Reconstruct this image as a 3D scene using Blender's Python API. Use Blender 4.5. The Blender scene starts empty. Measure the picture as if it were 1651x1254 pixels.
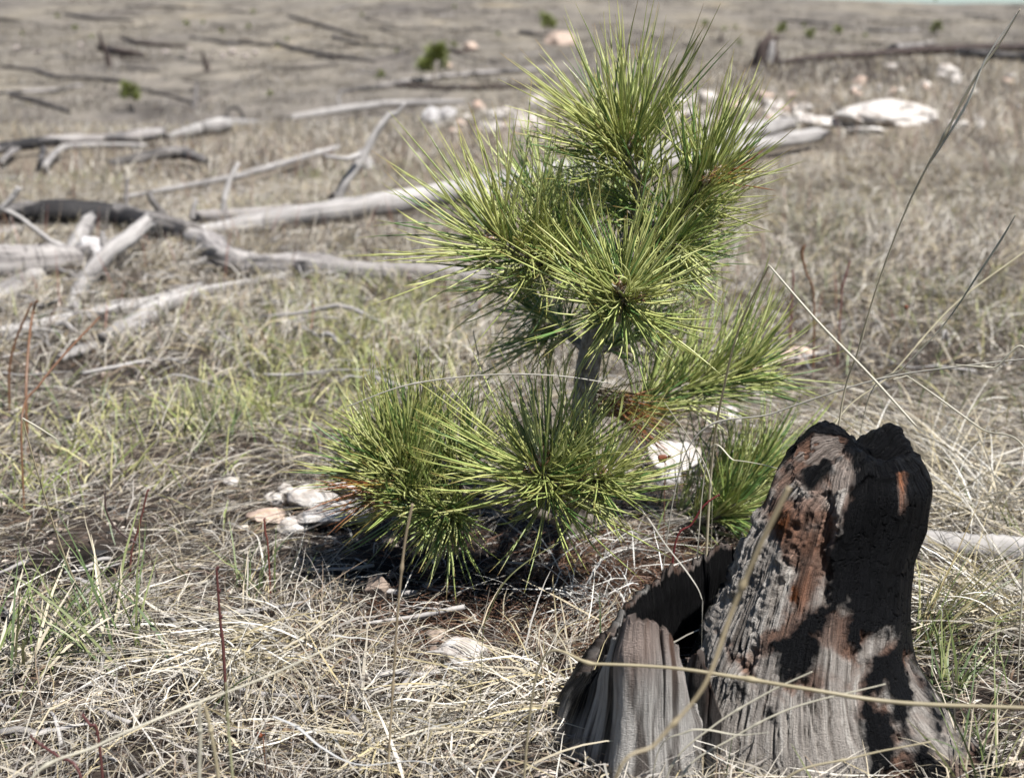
import bpy, math
import numpy as np
from mathutils import Vector

# ------------------------------------------------------------------ camera, world, sun, exposure
scene = bpy.context.scene
CAM_H, PITCH, FPX, U0, V0 = 0.54, math.radians(12.94), 2293.0, 825.5, 627.0
cam_data = bpy.data.cameras.new("camera")
cam_data.lens = 50.0; cam_data.sensor_width = 36.0; cam_data.sensor_fit = 'HORIZONTAL'
cam_data.clip_start = 0.02; cam_data.clip_end = 2000.0
cam_data.dof.use_dof = True; cam_data.dof.focus_distance = 1.27; cam_data.dof.aperture_fstop = 8.0
cam = bpy.data.objects.new("camera", cam_data)
scene.collection.objects.link(cam)
cam.location = (0, 0, CAM_H)
cam.rotation_euler = (math.pi / 2 - PITCH, 0, 0)
scene.camera = cam

SUN_EL, SUN_AZ = math.radians(60), math.radians(-44)      # azimuth from +X (right of view) towards +Y (away)
sun_dir = Vector((math.cos(SUN_EL) * math.cos(SUN_AZ), math.cos(SUN_EL) * math.sin(SUN_AZ), math.sin(SUN_EL)))
world = bpy.data.worlds.new("World"); scene.world = world; world.use_nodes = True
wn = world.node_tree.nodes; wl = world.node_tree.links
sky = wn.new('ShaderNodeTexSky'); sky.sky_type = 'NISHITA'; sky.sun_disc = False
sky.sun_elevation = SUN_EL
sky.sun_rotation = math.pi / 2 - SUN_AZ
sky.altitude = 1500; sky.dust_density = 0.3; sky.ozone_density = 1.0
wl.new(sky.outputs[0], wn['Background'].inputs[0]); wn['Background'].inputs[1].default_value = 0.05
sl = bpy.data.lights.new("sun", 'SUN'); sl.energy = 5.0; sl.angle = math.radians(0.53); sl.color = (1.0, 0.985, 0.965)
so = bpy.data.objects.new("sun", sl); scene.collection.objects.link(so)
so.rotation_euler = (-sun_dir).to_track_quat('-Z', 'Y').to_euler()
scene.view_settings.view_transform = 'Standard'; scene.view_settings.look = 'None'
scene.view_settings.exposure = 0.94; scene.view_settings.gamma = 1.0
scene.cycles.max_bounces = 4; scene.cycles.diffuse_bounces = 3; scene.cycles.glossy_bounces = 1; scene.cycles.transmission_bounces = 2

rng = np.random.default_rng(7)
COL = scene.collection

# ------------------------------------------------------------------ small maths
def hash2(ix, iy, seed):
    h = (ix.astype(np.int64) * 374761393 + iy.astype(np.int64) * 668265263 + seed * 974711) & 0xffffffff
    h = ((h ^ (h >> 13)) * 1274126177) & 0xffffffff
    h = h ^ (h >> 16)
    return (h & 0xffffff) / float(0xffffff)
def noise2(x, y, seed=0):
    x = np.asarray(x, float); y = np.asarray(y, float)
    ix = np.floor(x); iy = np.floor(y); fx = x - ix; fy = y - iy
    fx = fx * fx * (3 - 2 * fx); fy = fy * fy * (3 - 2 * fy)
    a = hash2(ix, iy, seed); b = hash2(ix + 1, iy, seed); c = hash2(ix, iy + 1, seed); d = hash2(ix + 1, iy + 1, seed)
    return (a * (1 - fx) + b * fx) * (1 - fy) + (c * (1 - fx) + d * fx) * fy
def fbm(x, y, seed=0, octs=4):
    s = 0; a = 0.5; t = 0
    for o in range(octs):
        s = s + a * noise2(x * 2 ** o, y * 2 ** o, seed + o * 17); t += a; a *= 0.5
    return s / t
def noise3(p, seed=0):
    p = np.asarray(p, float)
    i = np.floor(p); f = p - i; f = f * f * (3 - 2 * f)
    r = 0
    for dz in (0, 1):
        n = 0
        sd = ((i[:, 2] + dz).astype(np.int64) * 7919 + seed * 131)
        for dx in (0, 1):
            for dy in (0, 1):
                w = (f[:, 0] if dx else 1 - f[:, 0]) * (f[:, 1] if dy else 1 - f[:, 1])
                ix = (i[:, 0] + dx).astype(np.int64); iy = (i[:, 1] + dy).astype(np.int64)
                h = (ix * 374761393 + iy * 668265263 + sd * 974711) & 0xffffffff
                h = ((h ^ (h >> 13)) * 1274126177) & 0xffffffff
                h = h ^ (h >> 16)
                n = n + w * ((h & 0xffffff) / float(0xffffff))
        r = r + n * (f[:, 2] if dz else 1 - f[:, 2])
    return r
def fbm3(p, seed=0, octs=4):
    s = 0; a = 0.5; t = 0
    for o in range(octs):
        s = s + a * noise3(p * 2 ** o, seed + o * 13); t += a; a *= 0.5
    return s / t
def sstep(a, b, x):
    t = np.clip((np.asarray(x, float) - a) / (b - a), 0, 1)
    return t * t * (3 - 2 * t)
def nrm(v):
    return v / np.maximum(np.linalg.norm(v, axis=-1, keepdims=True), 1e-9)

# ------------------------------------------------------------------ terrain height and photo measurements -> metres
def ground(x, y):
    x = np.asarray(x, float); y = np.asarray(y, float)
    z = 0.03 * (fbm(x * 1.6 + 5, y * 1.6, 3, 3) - 0.5) + 0.012 * (fbm(x * 9, y * 9, 8, 2) - 0.5)
    z = z * sstep(0.2, 1.2, y + 0.6)
    s = sstep(-2.0, 3.2, x)
    z = z + s * 0.054 * np.clip(y - 3.0, 0, 11.0)
    drop = sstep(11.0, 22.0, y - 3.5 * s)                       # the shelf rolls over into a shallow draw
    z = z - drop * (0.95 + 0.5 * s)
    hill = 0.067 * np.clip(y - 22.0, 0, None)
    cap = 8.6 - 2.78 * sstep(17, 29, x) + 0.10 * (fbm(x * 0.05, 0 * x, 31, 2) - 0.5)
    hill = np.where(hill > cap - 0.8, cap - 0.4 * np.exp(-np.clip(hill - cap + 0.8, 0, 30) / 0.4) - 0.4, hill)
    hill = hill + np.clip(y - 22, 0, 40) / 40 * 0.5 * (fbm(x * 0.09, y * 0.09, 44, 3) - 0.5)
    z = z + hill * sstep(20, 26, y)
    return z

cp, sp = math.cos(PITCH), math.sin(PITCH)
def ray(u, v):
    a = (u - U0) / FPX; b = -(v - V0) / FPX
    return np.array([a, cp + b * sp, -sp + b * cp])
def P(u, v, Y):                                                 # the point of that sight line at depth Y metres
    d = ray(u, v); return np.array([0, 0, CAM_H]) + d * (Y / d[1])
def at(u, v, h=0.0, far=160.0):                                 # where that sight line meets the ground (+ h)
    d = ray(u, v); o = np.array([0, 0, CAM_H])
    ys = np.concatenate([np.linspace(0.4, 6, 500), np.geomspace(6, far, 1500)])
    pts = o + np.outer(ys / d[1], d)
    g = pts[:, 2] - ground(pts[:, 0], pts[:, 1]) - h
    k = np.argmax(g < 0)
    if not (g < 0).any(): return pts[-1]
    if k == 0: return pts[0]
    t = g[k - 1] / (g[k - 1] - g[k]); return pts[k - 1] * (1 - t) + pts[k] * t
def gx(u, Y, z=0.06):                                           # lateral position of photo column u at depth Y, height z
    return (u - U0) / FPX * (Y * cp + (CAM_H - z) * sp)
def mpp(p):                                                     # metres per photo pixel at a point
    return (p[1] * cp + (CAM_H - p[2]) * sp) / FPX

# ------------------------------------------------------------------ mesh builder
class MB:
    def __init__(s): s.V = []; s.Q = []; s.T = []; s.C = []; s.G = []; s.n = 0
    def add(s, v, quads=None, tris=None, col=None, guv=None):
        v = np.asarray(v, float)
        if quads is not None and len(quads): s.Q.append(np.asarray(quads, np.int64) + s.n)
        if tris is not None and len(tris): s.T.append(np.asarray(tris, np.int64) + s.n)
        c = np.ones((len(v), 3)) * 0.5 if col is None else np.broadcast_to(np.asarray(col, float), (len(v), 3))
        g = v if guv is None else guv
        s.V.append(v); s.C.append(c); s.G.append(g); s.n += len(v)
    def mesh(s, name, mat, smooth=True, origin=None):
        V = np.concatenate(s.V); C = np.concatenate(s.C); G = np.concatenate(s.G)
        if origin is not None: V = V - np.asarray(origin)
        me = bpy.data.meshes.new(name)
        me.vertices.add(len(V)); me.vertices.foreach_set('co', V.astype(np.float32).ravel())
        Q = np.concatenate(s.Q) if s.Q else np.zeros((0, 4), np.int64)
        T = np.concatenate(s.T) if s.T else np.zeros((0, 3), np.int64)
        li = np.concatenate([Q.ravel(), T.ravel()]).astype(np.int32)
        me.loops.add(len(li)); me.loops.foreach_set('vertex_index', li)
        st = np.concatenate([np.arange(len(Q)) * 4, len(Q) * 4 + np.arange(len(T)) * 3]).astype(np.int32)
        me.polygons.add(len(Q) + len(T)); me.polygons.foreach_set('loop_start', st)
        me.polygons.foreach_set('use_smooth', np.full(len(Q) + len(T), smooth, bool))
        me.update(calc_edges=True)
        a = me.attributes.new('col', 'FLOAT_COLOR', 'POINT')
        a.data.foreach_set('color', np.concatenate([C, np.ones((len(C), 1))], 1).astype(np.float32).ravel())
        g = me.attributes.new('guv', 'FLOAT_VECTOR', 'POINT')
        g.data.foreach_set('vector', G.astype(np.float32).ravel())
        me.materials.append(mat)
        return me
    def build(s, name, mat, parent=None, smooth=True, origin=None):
        if origin is None and parent is not None: origin = ORG[parent.name]
        if origin is None: origin = (0, 0, 0)
        o = bpy.data.objects.new(name, s.mesh(name, mat, smooth, origin)); COL.objects.link(o)
        if parent is not None:
            o.parent = parent
            ORG[o.name] = ORG[parent.name]
        else:
            o.location = Vector(origin); ORG[o.name] = np.asarray(origin, float)
        return o
ORG = {}
def empty(name, loc):
    o = bpy.data.objects.new(name, None); COL.objects.link(o); o.location = Vector(loc); o.empty_display_size = 0.05
    ORG[o.name] = np.asarray(loc, float); return o
def tag(o, label=None, cat=None, group=None, kind=None):
    if label: o["label"] = label
    if cat: o["category"] = cat
    if group: o["group"] = group
    if kind: o["kind"] = kind
    return o

def spline(pts, n):
    pts = np.asarray(pts, float)
    if len(pts) == 2:
        t = np.linspace(0, 1, n)[:, None]; return pts[0] * (1 - t) + pts[1] * t
    pp = np.vstack([2 * pts[0] - pts[1], pts, 2 * pts[-1] - pts[-2]])
    seg = np.linspace(0, len(pts) - 1 - 1e-9, n); i = seg.astype(int); t = (seg - i)[:, None]
    p0, p1, p2, p3 = pp[i], pp[i + 1], pp[i + 2], pp[i + 3]
    return 0.5 * (2 * p1 + (p2 - p0) * t + (2 * p0 - 5 * p1 + 4 * p2 - p3) * t ** 2 + (3 * p1 - p0 - 3 * p2 + p3) * t ** 3)

def tube(mb, nodes, rad, n=24, sides=12, rough=0.0, seed=0, col=None, jag=0.0, freq=1.0, flat=1.0, stiff=False, joints=()):
    """a round-section limb along nodes (m) with radii; bumps, broken ends"""
    nodes = np.asarray(nodes, float); rad = np.asarray(rad, float)
    c = spline(np.column_stack([nodes, rad]), n)
    if stiff:                                                    # dry wood: straight runs with kinks at the nodes
        q = np.column_stack([nodes, rad]); t_ = np.linspace(0, len(q) - 1, n); lin = np.stack([np.interp(t_, np.arange(len(q)), q[:, k]) for k in range(4)], -1)
        c = 0.8 * lin + 0.2 * c
        c[:, :3] += (np.random.default_rng(seed).normal(size=(n, 3)) * 0.02 * c[:, 3:4])
        c[:, 3] *= 1 + 0.05 * (np.random.default_rng(seed + 1).random(n) - 0.5)
        for kn in np.random.default_rng(seed + 2).integers(2, max(3, n - 2), max(1, n // 12)): c[kn, 3] *= 1.10
    for jn in joints: c[:, 3] *= 1 + 0.75 * np.exp(-((np.linspace(0, 1, n) - jn) / 0.012) ** 2)
    R = np.maximum(c[:, 3], 1e-5); c = c[:, :3]
    tg = nrm(np.gradient(c, axis=0))
    ref = np.array([0.0, 0.0, 1.0]) if abs(tg[:, 2]).mean() < 0.8 else np.array([1.0, 0, 0])
    a = nrm(np.cross(tg, ref)); b = np.cross(a, tg)
    th = np.linspace(0, 2 * np.pi, sides, endpoint=False)
    s = np.concatenate([[0], np.cumsum(np.linalg.norm(np.diff(c, axis=0), axis=1))])
    SS, TH = np.meshgrid(s, th, indexing='ij')
    Rm = np.mean(R)
    g = np.stack([np.cos(TH) * Rm, np.sin(TH) * Rm, SS], -1)
    k = 1.0 / max(Rm, 1e-5)
    rr = R[:, None] * np.ones_like(TH)
    if rough > 0:
        q = np.stack([np.cos(TH) * 1.6, np.sin(TH) * 1.6, SS * k * 0.25 * freq], -1).reshape(-1, 3)
        rr = rr * (1 + rough * 2 * (fbm3(q, seed, 4).reshape(TH.shape) - 0.5))
    off = np.zeros_like(TH)
    if jag > 0:
        off[-1] = jag * (noise2(th * 2.2, th * 0 + seed, seed) - 0.3) * R[-1] * 2
        off[0] = -jag * (noise2(th * 2.2, th * 0 + seed + 5, seed) - 0.3) * R[0] * 2
    V = c[:, None, :] + rr[..., None] * (np.cos(TH)[..., None] * a[:, None, :] + flat * np.sin(TH)[..., None] * b[:, None, :]) + off[..., None] * tg[:, None, :]
    V = V.reshape(-1, 3); G = g.reshape(-1, 3)
    i = np.arange(n - 1)[:, None] * sides; j = np.arange(sides)[None, :]; j2 = (j + 1) % sides
    Q = np.stack([i + j, i + j2, i + sides + j2, i + sides + j], -1).reshape(-1, 4)
    e0 = len(V); V = np.vstack([V, c[0] + tg[0] * R[0] * 0.1, c[-1] - tg[-1] * R[-1] * 0.1]); G = np.vstack([G, [0, 0, 0], [0, 0, s[-1]]])
    jj = np.arange(sides); jj2 = (jj + 1) % sides
    T = np.vstack([np.stack([np.full(sides, e0), jj2, jj], -1), np.stack([np.full(sides, e0 + 1), (n - 1) * sides + jj, (n - 1) * sides + jj2], -1)])
    G = G + np.array([seed * 3.7, seed * 1.3, seed * 0.77])
    mb.add(V, Q, T, col, G)

# ------------------------------------------------------------------ materials
def mat_new(name):
    m = bpy.data.materials.new(name); m.use_nodes = True
    nt = m.node_tree; b = nt.nodes['Principled BSDF']
    return m, nt, b
def N(nt, t, **kw):
    n = nt.nodes.new(t)
    for k, v in kw.items():
        if k.startswith('i_'):
            key = k[2:]
            n.inputs[int(key) if key.isdigit() else key].default_value = v
        else: setattr(n, k, v)
    return n
def ramp(nt, fac, stops):
    r = nt.nodes.new('ShaderNodeValToRGB'); e = r.color_ramp.elements
    while len(e) < len(stops): e.new(0.5)
    for el, (p, c) in zip(e, stops): el.position = p; el.color = (*c, 1) if len(c) == 3 else c
    nt.links.new(fac, r.inputs[0]); return r.outputs[0]
def mixc(nt, fac, a, b, mode='MIX'):
    m = nt.nodes.new('ShaderNodeMix'); m.data_type = 'RGBA'; m.blend_type = mode
    for s, v in ((m.inputs[0], fac), (m.inputs[6], a), (m.inputs[7], b)):
        if isinstance(v, (int, float)): s.default_value = v
        elif isinstance(v, tuple): s.default_value = (*v, 1)
        else: nt.links.new(v, s)
    return m.outputs[2]
def scaled(nt, vec, sc):
    m = N(nt, 'ShaderNodeMapping'); m.inputs['Scale'].default_value = sc; nt.links.new(vec, m.inputs[0]); return m.outputs[0]
def noise_n(nt, vec, scale, detail=4, rough=0.55, dist=0.0):
    n = N(nt, 'ShaderNodeTexNoise'); n.inputs['Scale'].default_value = scale; n.inputs['Detail'].default_value = detail
    n.inputs['Roughness'].default_value = rough; n.inputs['Distortion'].default_value = dist
    if vec is not None: nt.links.new(vec, n.inputs[0])
    return n.outputs[0]
def bump(nt, b, h, strength, dist):
    n = N(nt, 'ShaderNodeBump'); n.inputs['Strength'].default_value = strength; n.inputs['Distance'].default_value = dist
    nt.links.new(h, n.inputs['Height']); nt.links.new(n.outputs[0], b.inputs['Normal'])

def leaf_mat(name, rough=0.5, trans=0.25, spec=0.4):
    m, nt, b = mat_new(name)
    a = N(nt, 'ShaderNodeAttribute', attribute_name='col')
    b.inputs['Roughness'].default_value = rough; b.inputs['Specular IOR Level'].default_value = spec
    nt.links.new(a.outputs[0], b.inputs['Base Color'])
    tr = N(nt, 'ShaderNodeBsdfTranslucent'); nt.links.new(a.outputs[0], tr.inputs[0])
    mx = N(nt, 'ShaderNodeMixShader'); mx.inputs[0].default_value = trans
    nt.links.new(b.outputs[0], mx.inputs[1]); nt.links.new(tr.outputs[0], mx.inputs[2])
    nt.links.new(mx.outputs[0], nt.nodes['Material Output'].inputs[0])
    return m
M_GRASS = leaf_mat('dry_grass', 0.5, 0.10, 0.4)
M_NEEDLE = leaf_mat('pine_needle', 0.34, 0.22, 0.6)
M_STEM = leaf_mat('grass_stem', 0.4, 0.32, 0.5)

def attr_mat(name, rough=0.8, bscale=0, bstr=0.3, bdist=0.002, var=0.25, vscale=200):
    m, nt, b = mat_new(name)
    a = N(nt, 'ShaderNodeAttribute', attribute_name='col')
    g = N(nt, 'ShaderNodeNewGeometry')
    n = noise_n(nt, g.outputs['Position'], vscale, 5, 0.6)
    c = mixc(nt, 1.0, a.outputs[0], ramp(nt, n, [(0.25, (1 - var,) * 3), (0.75, (1 + var,) * 3)]), 'MULTIPLY')
    nt.links.new(c, b.inputs['Base Color']); b.inputs['Roughness'].default_value = rough
    b.inputs['Specular IOR Level'].default_value = 0.25
    if bscale: bump(nt, b, noise_n(nt, g.outputs['Position'], bscale, 6, 0.6), bstr, bdist)
    return m
M_LITTER = attr_mat('litter', 0.85, 300, 0.5, 0.002)

def wood_mat(name, pale, mid, dark, charc=0.0, grain=1.0):
    """weathered, barkless wood: grain runs along the limb through the guv attribute"""
    m, nt, b = mat_new(name)
    a = N(nt, 'ShaderNodeAttribute', attribute_name='guv').outputs['Vector']
    v1 = scaled(nt, a, (90 * grain, 90 * grain, 5 * grain))
    n1 = noise_n(nt, v1, 1.0, 6, 0.65)
    v2 = scaled(nt, a, (12 * grain, 12 * grain, 3 * grain)); n2 = noise_n(nt, v2, 1.0, 5, 0.6)
    c = ramp(nt, n1, [(0.3, dark), (0.48, mid), (0.7, pale)])
    c = mixc(nt, 1.0, c, ramp(nt, n2, [(0.3, (0.62, 0.6, 0.58)), (0.7, (1.15, 1.13, 1.1))]), 'MULTIPLY')
    wv = scaled(nt, a, (150 * grain, 150 * grain, 2.5 * grain)); n3 = noise_n(nt, wv, 1.0, 3, 0.5)
    crack = ramp(nt, n3, [(0.30, (0.25, 0.23, 0.22)), (0.36, (1, 1, 1))])
    c = mixc(nt, 0.8, c, crack, 'MULTIPLY')
    if charc > 0:
        v4 = scaled(nt, a, (7 * grain, 7 * grain, 1.6 * grain)); n4 = noise_n(nt, v4, 1.0, 6, 0.65)
        f = ramp(nt, n4, [(0.27 + charc * 0.45, (1, 1, 1)), (0.33 + charc * 0.45, (0, 0, 0))])
        c = mixc(nt, f, c, (0.022, 0.02, 0.02))
    nt.links.new(c, b.inputs['Base Color']); b.inputs['Roughness'].default_value = 0.78
    b.inputs['Specular IOR Level'].default_value = 0.3
    bump(nt, b, n1, 0.6, 0.004)
    return m
M_LOG = wood_mat('weathered_log', (0.46, 0.44, 0.42), (0.30, 0.285, 0.275), (0.13, 0.12, 0.115))
M_LOGDARK = wood_mat('scorched_log', (0.27, 0.255, 0.245), (0.15, 0.138, 0.13), (0.045, 0.04, 0.038), 0.46)
M_LOGMIX = wood_mat('half_scorched_log', (0.42, 0.40, 0.38), (0.27, 0.25, 0.24), (0.1, 0.09, 0.085), 0.36)
M_FARLOG = wood_mat('far_log', (0.17, 0.15, 0.14), (0.10, 0.088, 0.082), (0.04, 0.035, 0.033), 0.2)
M_REDLOG = wood_mat('red_brown_log', (0.085, 0.062, 0.055), (0.045, 0.032, 0.028), (0.018, 0.013, 0.012), 0.2)

def rock_mat(name, c1, c2, c3):
    m, nt, b = mat_new(name)
    g = N(nt, 'ShaderNodeTexCoord'); v = g.outputs['Object']
    n1 = noise_n(nt, v, 14, 6, 0.65); n2 = noise_n(nt, v, 60, 5, 0.6)
    c = ramp(nt, n1, [(0.3, c3), (0.5, c1), (0.72, c2)])
    c = mixc(nt, 1.0, c, ramp(nt, n2, [(0.3, (0.7, 0.68, 0.66)), (0.62, (1.05, 1.05, 1.05))]), 'MULTIPLY')
    nt.links.new(c, b.inputs['Base Color']); b.inputs['Roughness'].default_value = 0.85
    bump(nt, b, n2, 0.7, 0.006)
    return m
M_WHITEROCK = rock_mat('white_limestone', (0.50, 0.46, 0.42), (0.60, 0.57, 0.53), (0.27, 0.21, 0.165))
M_PINKROCK = rock_mat('pink_limestone', (0.46, 0.35, 0.28), (0.54, 0.45, 0.38), (0.28, 0.18, 0.13))
M_GREYROCK = rock_mat('grey_rock', (0.42, 0.40, 0.39), (0.5, 0.49, 0.48), (0.22, 0.2, 0.19))
M_FARROCK = rock_mat('far_pale_rock', (0.36, 0.31, 0.28), (0.42, 0.38, 0.35), (0.25, 0.2, 0.17))
M_BROWNROCK = rock_mat('brown_rock', (0.30, 0.23, 0.18), (0.36, 0.3, 0.24), (0.15, 0.11, 0.09))

# ground material: dark duff near, straw cover further out
def ground_material():
    m, nt, b = mat_new('duff_soil')
    g = N(nt, 'ShaderNodeNewGeometry'); pos = g.outputs['Position']
    sx = N(nt, 'ShaderNodeSeparateXYZ'); nt.links.new(pos, sx.inputs[0])
    n1 = noise_n(nt, pos, 45, 7, 0.7); n2 = noise_n(nt, pos, 4, 5, 0.6)
    near = ramp(nt, n1, [(0.3, (0.012, 0.010, 0.009)), (0.5, (0.034, 0.027, 0.023)), (0.63, (0.075, 0.058, 0.048)), (0.75, (0.16, 0.125, 0.10))])
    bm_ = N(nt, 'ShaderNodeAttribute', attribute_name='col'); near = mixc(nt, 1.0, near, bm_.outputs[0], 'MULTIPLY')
    near = mixc(nt, 1.0, near, ramp(nt, n2, [(0.35, (0.7, 0.68, 0.66)), (0.65, (1.25, 1.2, 1.15))]), 'MULTIPLY')
    mv = scaled(nt, pos, (1.0, 0.35, 1.0))
    n3 = noise_n(nt, mv, 2.2, 8, 0.72)
    mid = ramp(nt, n3, [(0.3, (0.05, 0.042, 0.036)), (0.46, (0.12, 0.10, 0.078)), (0.6, (0.18, 0.15, 0.115)), (0.75, (0.25, 0.22, 0.175))])
    fv = scaled(nt, pos, (0.16, 0.05, 0.1)); n4 = noise_n(nt, fv, 1.0, 7, 0.68)
    fv2 = scaled(nt, pos, (0.9, 0.45, 0.6)); n5 = noise_n(nt, fv2, 1.0, 7, 0.75)
    far = ramp(nt, n4, [(0.34, (0.10, 0.088, 0.079)), (0.46, (0.15, 0.133, 0.112)), (0.58, (0.185, 0.163, 0.13)), (0.70, (0.24, 0.195, 0.13))])
    far = mixc(nt, 1.0, far, ramp(nt, n5, [(0.36, (0.38, 0.36, 0.35)), (0.5, (0.95, 0.95, 0.95)), (0.66, (1.35, 1.32, 1.3))]), 'MULTIPLY')
    r1 = N(nt, 'ShaderNodeMapRange'); r1.inputs[1].default_value = 2.2; r1.inputs[2].default_value = 6.0; nt.links.new(sx.outputs[1], r1.inputs[0])
    r2 = N(nt, 'ShaderNodeMapRange'); r2.inputs[1].default_value = 12; r2.inputs[2].default_value = 22.0; nt.links.new(sx.outputs[1], r2.inputs[0])
    c = mixc(nt, r1.outputs[0], near, mid); c = mixc(nt, r2.outputs[0], c, far)
    nt.links.new(c, b.inputs['Base Color']); b.inputs['Roughness'].default_value = 0.95; b.inputs['Specular IOR Level'].default_value = 0.1
    bump(nt, b, n1, 0.8, 0.01)
    return m
M_GROUND = ground_material()

# ------------------------------------------------------------------ ground sheet
ys = np.concatenate([np.linspace(-6, 0.5, 26)[:-1], np.linspace(0.5, 3, 170)[:-1], np.geomspace(3, 30, 150)[:-1], np.geomspace(30, 600, 90)])
tt = np.linspace(-1, 1, 261); tt = np.sign(tt) * np.abs(tt) ** 1.35
W = np.maximum(6.0, np.abs(ys) * 1.5 + 3.0)
X = tt[None, :] * W[:, None]; Y = np.repeat(ys[:, None], len(tt), 1); Z = ground(X, Y)
nr, nc = X.shape
i = np.arange(nr - 1)[:, None] * nc; j = np.arange(nc - 1)[None, :]
burn_shade = np.ones_like(X)                                          # fire-blackened soil; under the pine the darkening also paints in shade
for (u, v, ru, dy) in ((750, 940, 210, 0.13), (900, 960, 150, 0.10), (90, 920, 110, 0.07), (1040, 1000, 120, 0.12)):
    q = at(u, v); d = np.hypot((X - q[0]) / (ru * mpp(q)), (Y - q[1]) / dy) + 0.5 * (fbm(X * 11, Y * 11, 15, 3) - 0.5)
    burn_shade = np.minimum(burn_shade, 0.28 + 0.72 * sstep(0.75, 1.15, d))
mb = MB(); mb.add(np.stack([X, Y, Z], -1).reshape(-1, 3), col=np.repeat(burn_shade.reshape(-1, 1), 3, 1), quads=np.stack([i + j, i + j + 1, i + nc + j + 1, i + nc + j], -1).reshape(-1, 4))
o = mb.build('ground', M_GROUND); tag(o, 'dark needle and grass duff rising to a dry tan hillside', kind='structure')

# ------------------------------------------------------------------ charred stump
STUMP_Y = 1.12
rows = np.array([  # photo row, left edge, right edge
    (655, 1300, 1500), (700, 1285, 1509), (730, 1268, 1510), (800, 1245, 1501), (850, 1228, 1491), (900, 1205, 1473), (950, 1182, 1467),
    (1000, 1155, 1464), (1050, 1128, 1467), (1100, 1110, 1482), (1148, 1098, 1505), (1230, 1085, 1540)], float)
rz = np.array([P(1300, v, STUMP_Y)[2] for v in rows[:, 0]])
rL = np.array([P(u, v, STUMP_Y)[0] for v, u in zip(rows[:, 0], rows[:, 1])])
rR = np.array([P(u, v, STUMP_Y)[0] for v, u in zip(rows[:, 0], rows[:, 2])])
o_ = np.argsort(rz); rz, rL, rR = rz[o_], rL[o_], rR[o_]
STUMP_O = np.array([P(1330, 1148, STUMP_Y)[0], STUMP_Y, 0.0])

def front_uv(x, z):
    """stump-local front elevation in photo units (orthographic from the front of the stump)"""
    yf = 1.082 - 0.062 * sstep(0.17, 0.0, z)
    dep = yf * cp + (CAM_H - z) * sp
    u = U0 + x / dep * FPX
    b = ((z - CAM_H) * cp + yf * sp) / dep
    return u, V0 - b * FPX
def in_poly(u, v, poly):
    poly = np.asarray(poly, float); ins = np.zeros(u.shape, bool)
    for k in range(len(poly)):
        x1, y1 = poly[k]; x2, y2 = poly[(k + 1) % len(poly)]
        c = ((y1 > v) != (y2 > v)) & (u < (x2 - x1) * (v - y1) / (y2 - y1 + 1e-9) + x1)
        ins ^= c
    return ins
def soft_poly(u, v, poly):
    s = 0
    for du, dv in ((0, 0), (5, 0), (-5, 0), (0, 5), (0, -5), (4, 4), (-4, -4), (4, -4), (-4, 4)): s = s + in_poly(u + du, v + dv, poly)
    return s / 9.0

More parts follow.
